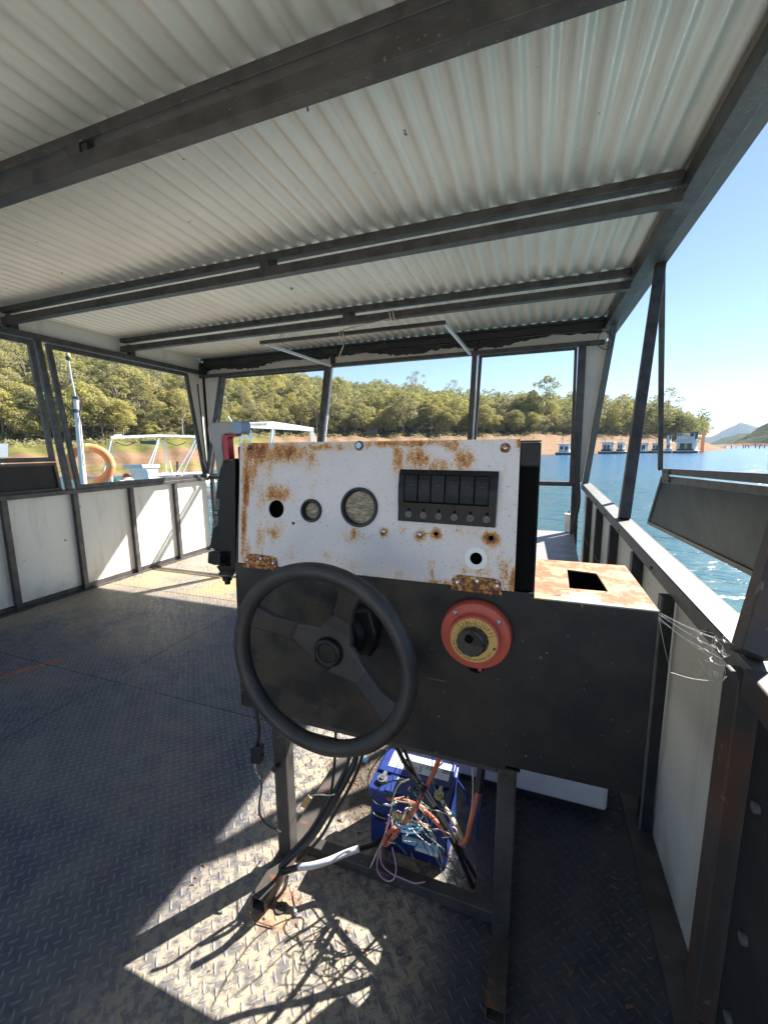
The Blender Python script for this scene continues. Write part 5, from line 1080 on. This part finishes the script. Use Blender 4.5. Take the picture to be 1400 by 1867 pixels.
# ------------------------------------------------------------------ boats
def polar(az, r): return Vector((r*math.sin(R_(az)), r*math.cos(R_(az)), 0))
def atpx(px, py_water):  # point on the water seen at this picture point
    return PZp(px, py_water, WZ)
class Loc:
    """local box builder: x along the boat, y away from the viewer, z up from the water"""
    def __init__(s, o, ang): s.o = Vector(o); s.u = Vector((math.cos(ang), math.sin(ang), 0)); s.v = Vector((-math.sin(ang), math.cos(ang), 0))
    def p(s, x, y, z): return s.o+s.u*x+s.v*y+Vector((0, 0, z))
    def box(s, mb, a, b): return mb.hexa([s.p(a[0], a[1], a[2]), s.p(b[0], a[1], a[2]), s.p(b[0], b[1], a[2]), s.p(a[0], b[1], a[2]), s.p(a[0], a[1], b[2]), s.p(b[0], a[1], b[2]), s.p(b[0], b[1], b[2]), s.p(a[0], b[1], b[2])])
def houseboat(pxl, pxr, pyw, label, storeys=1, dep=4.5, variant=0, sup=1.0):
    A, B = atpx(pxl, pyw), atpx(pxr, pyw); d = B-A; L = d.length; ang = math.atan2(d.y, d.x)
    t = thing('houseboat', label, 'houseboat', A, 'houseboats moored along the red bank'); lc = Loc(A, ang)
    obj('hull', lc.box(MB(), (0, -.3, -.2), (L, dep+.3, .45)), M['glassdark'], t); obj('deck_edge', lc.box(MB(), (-.1, -.4, .455), (L+.1, dep+.4, .6)), M['white'], t)
    h1 = 2.0*sup; x0, x1 = (.6, L-.5) if variant != 1 else (.5, L*.72)
    obj('cabin', lc.box(MB(), (x0, .5, .605), (x1, dep, .6+h1)), M['white'], t)
    if variant == 2:
        obj('opening', lc.box(MB(), (x0+(x1-x0)*.18, .46, .62), (x0+(x1-x0)*.80, .495, .6+h1*.74)), M['glassdark'], t); obj('curtain', lc.box(MB(), (x0+(x1-x0)*.42, .43, .63), (x0+(x1-x0)*.56, .455, .6+h1*.72)), M['tape'], t)
    else:
        n_ = 3 if L > 5 else 2
        for i in range(n_):
            xa = x0+(x1-x0)*(i+.18)/n_; xb = x0+(x1-x0)*(i+.80)/n_
            obj('window', lc.box(MB(), (xa, .46, .6+h1*.36 if i != 1 else .65), (xb, .495, .6+h1*.78)), M['glassdark'], t)
    obj('roof', lc.box(MB(), (x0-.5, .0, .605+h1), (x1+.5, dep+.3, .75+h1)), M['white'], t)
    rl = MB(); z0 = .75+h1
    if storeys == 2:
        obj('upper_cabin', lc.box(MB(), (L*.60, 1., z0+.005), (L-.6, dep, z0+1.7)), M['white'], t)
        obj('upper_window', lc.box(MB(), (L*.64, .95, z0+.8), (L*.78, .995, z0+1.6)).add([lc.p(L*.82, .96, z0+.1), lc.p(L*.93, .96, z0+.1), lc.p(L*.93, .96, z0+1.8), lc.p(L*.82, .96, z0+1.8)], [(0, 1, 2, 3)]), M['glassdark'], t)
        obj('awning', lc.box(MB(), (.4, .2, z0+1.72), (L-.2, dep, z0+1.86)), M['steel'], t)
        for i in range(6): x = .6+(L*.58-.6)*i/5; lc.box(rl, (x, .3, z0), (x+.07, .37, z0+1.7))
        lc.box(rl, (.5, .3, z0+.55), (L*.6, .35, z0+.95)); lc.box(rl, (.5, .3, z0+.1), (L*.6, .33, z0+.5))
    else:
        for i in range(6): x = x0+(x1-x0)*i/5; lc.box(rl, (x, .2, z0), (x+.06, .26, z0+.75))
        lc.box(rl, (x0, .2, z0+.70), (x1, .25, z0+.76))
    obj('railing', rl, M['white'], t)
    dr = MB()
    for i in range(3): lc.box(dr, (L*(.2+.25*i), -.36, .62), (L*(.2+.25*i)+.6, .2, 1.05))
    obj('deck_gear', dr, M['glassdark'] if variant else M['alu'], t)
    pm = MB(); lc.box(pm, (x0+.6, .6, z0), (x0+.68, .68, z0+2.2)); obj('pole', pm, M['steel'], t)
    return t
houseboat(1012, 1040, 829.5, 'small dark windowed houseboat seen through the front window beside its frame', 1, 4, 0, .8)
houseboat(1090, 1117, 827.5, 'white houseboat with dark opening, left of the slanted brace', 1, 4, 2)
houseboat(1119, 1138, 827.3, 'white houseboat with rails half hidden by the slanted brace', 1, 4.5, 1, .95)
houseboat(1151, 1180, 826.3, 'small low white houseboat between the slanted brace and the thin post', 1, 4, 0, .9)
houseboat(1183, 1204, 826, 'plain white houseboat just left of the thin post', 1, 4, 1, .85)
houseboat(1207, 1223, 826, 'white houseboat just right of the thin post, next to the two storey one', 2, 4, 0, .9)
houseboat(1225, 1271, 826.2, 'large two storey houseboat with roof deck at the right end of the row', 2, 5, 2, 1.15)
A = atpx(1278, 825.2); single('mooring_post', MB().box(A+Vector((-.25, -.2, -.5)), A+Vector((.35, .3, 4.9))), M['orange'], 'orange brown mooring post right of the large houseboat', 'post')
rp = random.Random(4)
for i in range(9):
    px = 1324+i*8.6+rp.uniform(-4, 4); A = PZp(px, 816.8+rp.uniform(0, 1.2), WZ) ; h = rp.uniform(.9, 2.6)
    single('dead_trunk', MB().tube([A+Vector((0, 0, -1)), A+Vector((rp.uniform(-.3, .3), 0, h*.5)), A+Vector((rp.uniform(-.6, .6), 0, h))], .2, 6, [.24, .18, .09]), M['glassdark'], 'dead drowned trunk standing in the water off the far right point', 'dead trunk', 'dead trunks standing in the water')

# pontoon boat with slatted frame, left window
A = PZp(196, 880, WZ); B = PZp(392, 868, WZ)
cA = Vector(CAM)
def onr(px, py, rdist):  # a point at horizontal distance rdist along this line of sight
    r = Vector(ray(px, py)); return cA+r*(rdist/math.hypot(r.x, r.y))
pb = thing('pontoon_boat', 'small open boat with flat canopy on slanted white legs, outside the left window', 'boat', onr(300, 868, 24)*1.0)
rA, rB = 22.0, 25.5
K = lambda px, py, d=0: onr(px, py, np.interp(px, [200, 380], [rA, rB])+d)
cr = MB(); 
can = [K(203, 800), K(292, 796), K(360, 798), K(360, 798, 2.4), K(292, 796, 2.4), K(203, 800, 2.4)]
obj('canopy', MB().prism(can, (0, 0, .11)), M['alu'], pb); obj('canopy_peak', MB().prism([K(240, 799.5, .2), K(292, 795.2, .2), K(292, 795.2, 2.0), K(240, 799.5, 2.0)], (0, 0, .05)), M['white'], pb)
def leg(p, q, w=.065, mt='white'): obj('leg', MB().tube([p, q], w/2, 8), M[mt], pb)
leg(K(203, 803, .1), K(185, 880, .1)); leg(K(290, 799), K(259, 880)); leg(K(291, 799, .15), K(270, 874, .3)); leg(K(297, 802, 2.2), K(305, 868, 2.2)); leg(K(299, 802, 2.3), K(316, 866, 2.3)); leg(K(358, 800), K(316, 874), .08, 'alu'); leg(K(360, 806, .3), K(328, 874, .3), .08, 'alu'); leg(K(203, 803, 2.2), K(210, 868, 2.2))
dk = MB().prism([K(180, 884), K(385, 876), K(385, 876, 2.6), K(180, 884, 2.6)], (0, 0, -.12)); obj('deck', dk, M['alu'], pb)
obj('pontoon', MB().tube([K(176, 892, .3), K(390, 882, .3)], .28, 14), M['alu'], pb); obj('pontoon', MB().tube([K(176, 892, 2.2), K(390, 882, 2.2)], .28, 14), M['alu'], pb)
obj('side_rail', MB().tube([K(262, 868), K(372, 862)], .03, 6).tube([K(262, 864, 2.5), K(372, 861, 2.5)], .03, 6).tube([K(262, 880), K(262, 864, 2.5)], .02, 6), M['white'], pb)
obj('side_board', MB().prism([K(278, 867.5, -.05), K(318, 866, -.05), K(318, 874, -.05), K(278, 876, -.05)], (0, .04, 0)), M['white'], pb)
u = (K(318, 870, -.08)-K(278, 871.5, -.08)); u.normalize(); v = Vector((0, 0, 1)); nrm = u.cross(v)
if nrm.dot(Vector(CAM)-K(300, 870)) < 0: nrm = -nrm
obj('registration', text_mb('AM9067', .26, K(301, 871.2, -.14), u, v, nrm, .004), M['ink'], pb)
obj('blue_patch', MB().prism([K(279, 868, -.12), K(286, 867.7, -.12), K(286, 875, -.12), K(279, 875.5, -.12)], (0, .02, 0)), M['bluew'], pb)
obj('helm_stand', MB().prism([K(233, 854, .3), K(259, 853, .3), K(259, 880, .3), K(243, 882, .3), K(239, 860, .3)], (.5, .5, 0)), M['white'], pb); obj('helm_top', MB().prism([K(223, 847.5, .25), K(259, 847, .25), K(259, 854, .25), K(226, 854.5, .25)], (.5, .6, 0)), M['alu'], pb)
mb = MB().tube([K(208, 795, .5), K(222, 794.5, .5)], .05, 8).tube([K(213, 800, .5), K(213, 795, .5)], .03, 6); obj('antenna_bar', mb, M['white'], pb)
mb = MB(); 
for a_, b_ in (((212, 806), (250, 806)), ((305, 806), (340, 806))):
    mb.tube(smooth_path([K(*a_, .6), K((a_[0]+b_[0])/2, a_[1]+6, .6), K(*b_, .6)], 5), .02, 5)
obj('hanging_wire', mb, M['ink'], pb); obj('rolled_net', MB().prism([K(256, 804, .6), K(276, 803, .6), K(278, 811, .6), K(256, 809, .6)], (.1, .2, 0)), M['green'], pb)
obj('gear', MB().ball(K(232, 876, .2), .25, 10, (1.4, 1, .7)).ball(K(222, 880, .1), .2, 10, (1.5, 1, .6)), M['cream'], pb); obj('red_gear', MB().ball(K(231, 869.5, .3), .17, 10), M['redplastic'], pb); obj('dark_gear', MB().ball(K(262, 856, .4), .16, 8, (1.5, 1, .6)), M['green'], pb); obj('dark_gear', MB().ball(K(212, 880, .2), .22, 8), M['green'], pb)
single('stake', MB().tube([K(324.5, 869, 6), K(324, 841, 6)], .07, 6), M['wood'], 'rusty brown stake in the shallows behind the open boat', 'stake')

# white canopied boat seen through the first front window
K2 = lambda px, py, d=0: onr(px, py, np.interp(px, [420, 575], [16.5, 19.5])+d)
cbt = thing('canopy_boat', 'boat with long white lettered canopy roof, behind the throttle handle', 'boat', onr(500, 850, 18))
obj('canopy', MB().prism([K2(432, 779), K2(498, 775.5), K2(572, 786, .6), K2(572, 788, 2.8), K2(500, 779, 2.6), K2(432, 781, 2.6)], (0, 0, .16)), M['white'], cbt)
u = K2(496, 780, -.02)-K2(440, 783, -.02); u.normalize(); nrm = u.cross(Vector((0, 0, 1)))
if nrm.dot(Vector(CAM)-K2(470, 780)) < 0: nrm = -nrm
obj('roof_lettering', text_mb('CARRY 8 PASSENGERS', .155, (K2(463, 777.5)+Vector((0, 0, .08))).lerp(Vector(CAM), .004), u, Vector((0, 0, 1)), nrm, .004), M['ink'], cbt)
for p_, q_ in (((497, 779, .1), (491, 830, .1)), ((566, 788, .6), (572, 830, .6)), ((570, 788, 1.2), (580, 830, 1.2)), ((457, 784, .6), (456, 830, .6)), ((440, 784, 2.2), (438, 830, 2.2)), ((500, 784, 2.3), (497, 830, 2.3))): obj('leg', MB().tube([K2(*p_), K2(*q_)], .05, 8), M['white'], cbt)
obj('cross_arm', MB().bar(K2(432, 796, .6), K2(466, 797, .6), .06, .08), M['white'], cbt)
obj('hull', MB().prism([K2(425, 850), K2(590, 858, .6), K2(590, 858, 3), K2(425, 850, 2.6)], (0, 0, -.35)), M['white'], cbt)
obj('mast', MB().tube([K2(421, 767, 1), K2(416, 760, 1)], .03, 6).tube([K2(421, 767, 1), K2(428, 779, 1)], .03, 6), M['white'], cbt)

# light pole with life ring
K3 = lambda px, py, d=0: onr(px, py, 8.3+d)
lp = thing('light_pole', 'white pole with thin mast and lamp, outside the left window', 'pole', K3(158, 925))
obj('pole', MB().tube([K3(158, 925), K3(150, 850), K3(139, 728)], .045, 12, [.05, .045, .038]), M['white'], lp)
obj('thin_mast', MB().tube([K3(139, 728), K3(131, 690), K3(125, 655)], .012, 8), M['alu'], lp)
lm = obj('lamp', MB().ball(K3(124.5, 648), .035, 10, (1, 1, 1.4)), M['tape'], lp); obj('lamp_collar', MB().cyl(K3(125, 657), (0, 0, 1), .03, .06, 12), M['glassdark'], lm)
obj('clamp', MB().cyl(K3(139.5, 728), (0, 0, 1), .05, .04, 12).cyl(K3(138, 752), (0, 0, 1), .06, .05, 10).cyl(K3(141, 756), (0, 0, 1), .03, .06, 10), M['steel'], lp)
obj('cable', MB().tube(smooth_path([K3(141, 722), K3(146, 745, -.02), K3(148, 790, -.06), K3(153, 850, -.07)], 5), .006, 6), M['steel'], lp)
rc = K3(165, 848, .12); dirn = (Vector(CAM)-rc); dirn.z = 0; dirn.normalize(); dirn = (dirn+Vector((.22, -.42, 0))).normalized(); rR, rr2 = .285, .068
sdv = dirn.cross(Vector((0, 0, 1))).normalized(); upv = Vector((0, 0, 1)); mb = MB(); vs = []; n_ = 48; sg = 14
for i in range(n_):
    a = 2*math.pi*i/n_; rad = sdv*math.cos(a)+upv*math.sin(a)
    for k in range(sg): b = 2*math.pi*k/sg; vs.append(rc+rad*(rR+rr2*math.cos(b))+dirn*rr2*.8*math.sin(b))
mb.add(vs, [(i*sg+k, i*sg+(k+1) % sg, ((i+1) % n_)*sg+(k+1) % sg, ((i+1) % n_)*sg+k) for i in range(n_) for k in range(sg)], True)
lr = thing('life_ring', 'orange life ring with reflective bands, behind the white pole', 'life ring', rc); obj('ring', mb, M['orange'], lr)
for a0 in (0, 90, 180, 270):
    m2 = MB(); vs = []
    for j in range(4):
        a = R_(a0-6+4*j); rad = sdv*math.cos(a)+upv*math.sin(a)
        for k in range(sg): b = 2*math.pi*k/sg; vs.append(rc+rad*(rR+(rr2+.004)*math.cos(b))+dirn*(rr2*.8+.004)*math.sin(b))
    m2.add(vs, [(j*sg+k, j*sg+(k+1) % sg, (j+1)*sg+(k+1) % sg, (j+1)*sg+k) for j in range(3) for k in range(sg)], True); obj('band', m2, M['tape'], lr, fix=False)
rope = [rc+(sdv*math.cos(t)+upv*math.sin(t))*(rR+.10+.03*abs(math.sin(2*t)))+dirn*.02 for t in np.linspace(-.6, 1.0, 12)]
obj('grab_line', MB().tube(smooth_path(rope, 3), .010, 6), M['white'], lr)
mb = MB().tube(smooth_path([K3(197, 838, .5), K3(203, 862, .5), K3(205, 890, .5)], 5), .022, 8); single('bent_rail', mb, M['white'], 'short bent white rail right of the life ring', 'rail')
A = onr(7, 833, 30); sb = thing('shore_sign', 'pale board on a post at the left shore, cut by the frame edge', 'sign', A-Vector((0, 0, 1)))
d_ = Vector((-A.y, A.x, 0)).normalized(); obj('board', MB().prism([onr(-8, 809, 30), onr(15.5, 809, 30), onr(15.5, 833, 30), onr(-8, 833, 30)], A.normalized()*.06), M['white'], sb); obj('post', MB().tube([onr(4, 833, 30.05), onr(4, 870, 30.05)], .05, 8), M['alu'], sb)
# hut among the trees
hp_ = polar(-21.6, 112); hz = float(terr(112., -21.6)); ht_ = thing('hut', 'small brown hut at the foot of the trees beyond the console', 'hut', hp_+Vector((0, 0, hz)))
lc = Loc(hp_+Vector((0, 0, hz)), R_(20)); obj('walls', lc.box(MB(), (-1.6, 0, -.3), (1.6, 2.6, 2.0)), M['wood'], ht_); obj('roof', MB().prism([lc.p(-1.9, -.3, 2.0), lc.p(1.9, -.3, 2.0), lc.p(0, -.3, 2.8)], lc.v*3.2), M['steel_rust'], ht_)
for x in (-.9, .6): obj('opening', lc.box(MB(), (x-.4, -.03, .3), (x+.4, -.005, 1.5)), M['glassdark'], ht_)
# low boat gear and rocks on the near bank

# the air over the lake
t = NT('haze_air'); t.n.remove(t.b); pv = t.n.new('ShaderNodeVolumePrincipled'); pv.inputs['Color'].default_value = (.55, .72, 1, 1); pv.inputs['Density'].default_value = .00014; pv.inputs['Anisotropy'].default_value = .0
t.l.new(pv.outputs[0], t.out.inputs['Volume'])
props(obj('haze', MB().box((-5200, -4500, -1.6), (5200, 5200, 190)), t.m), kind='stuff')
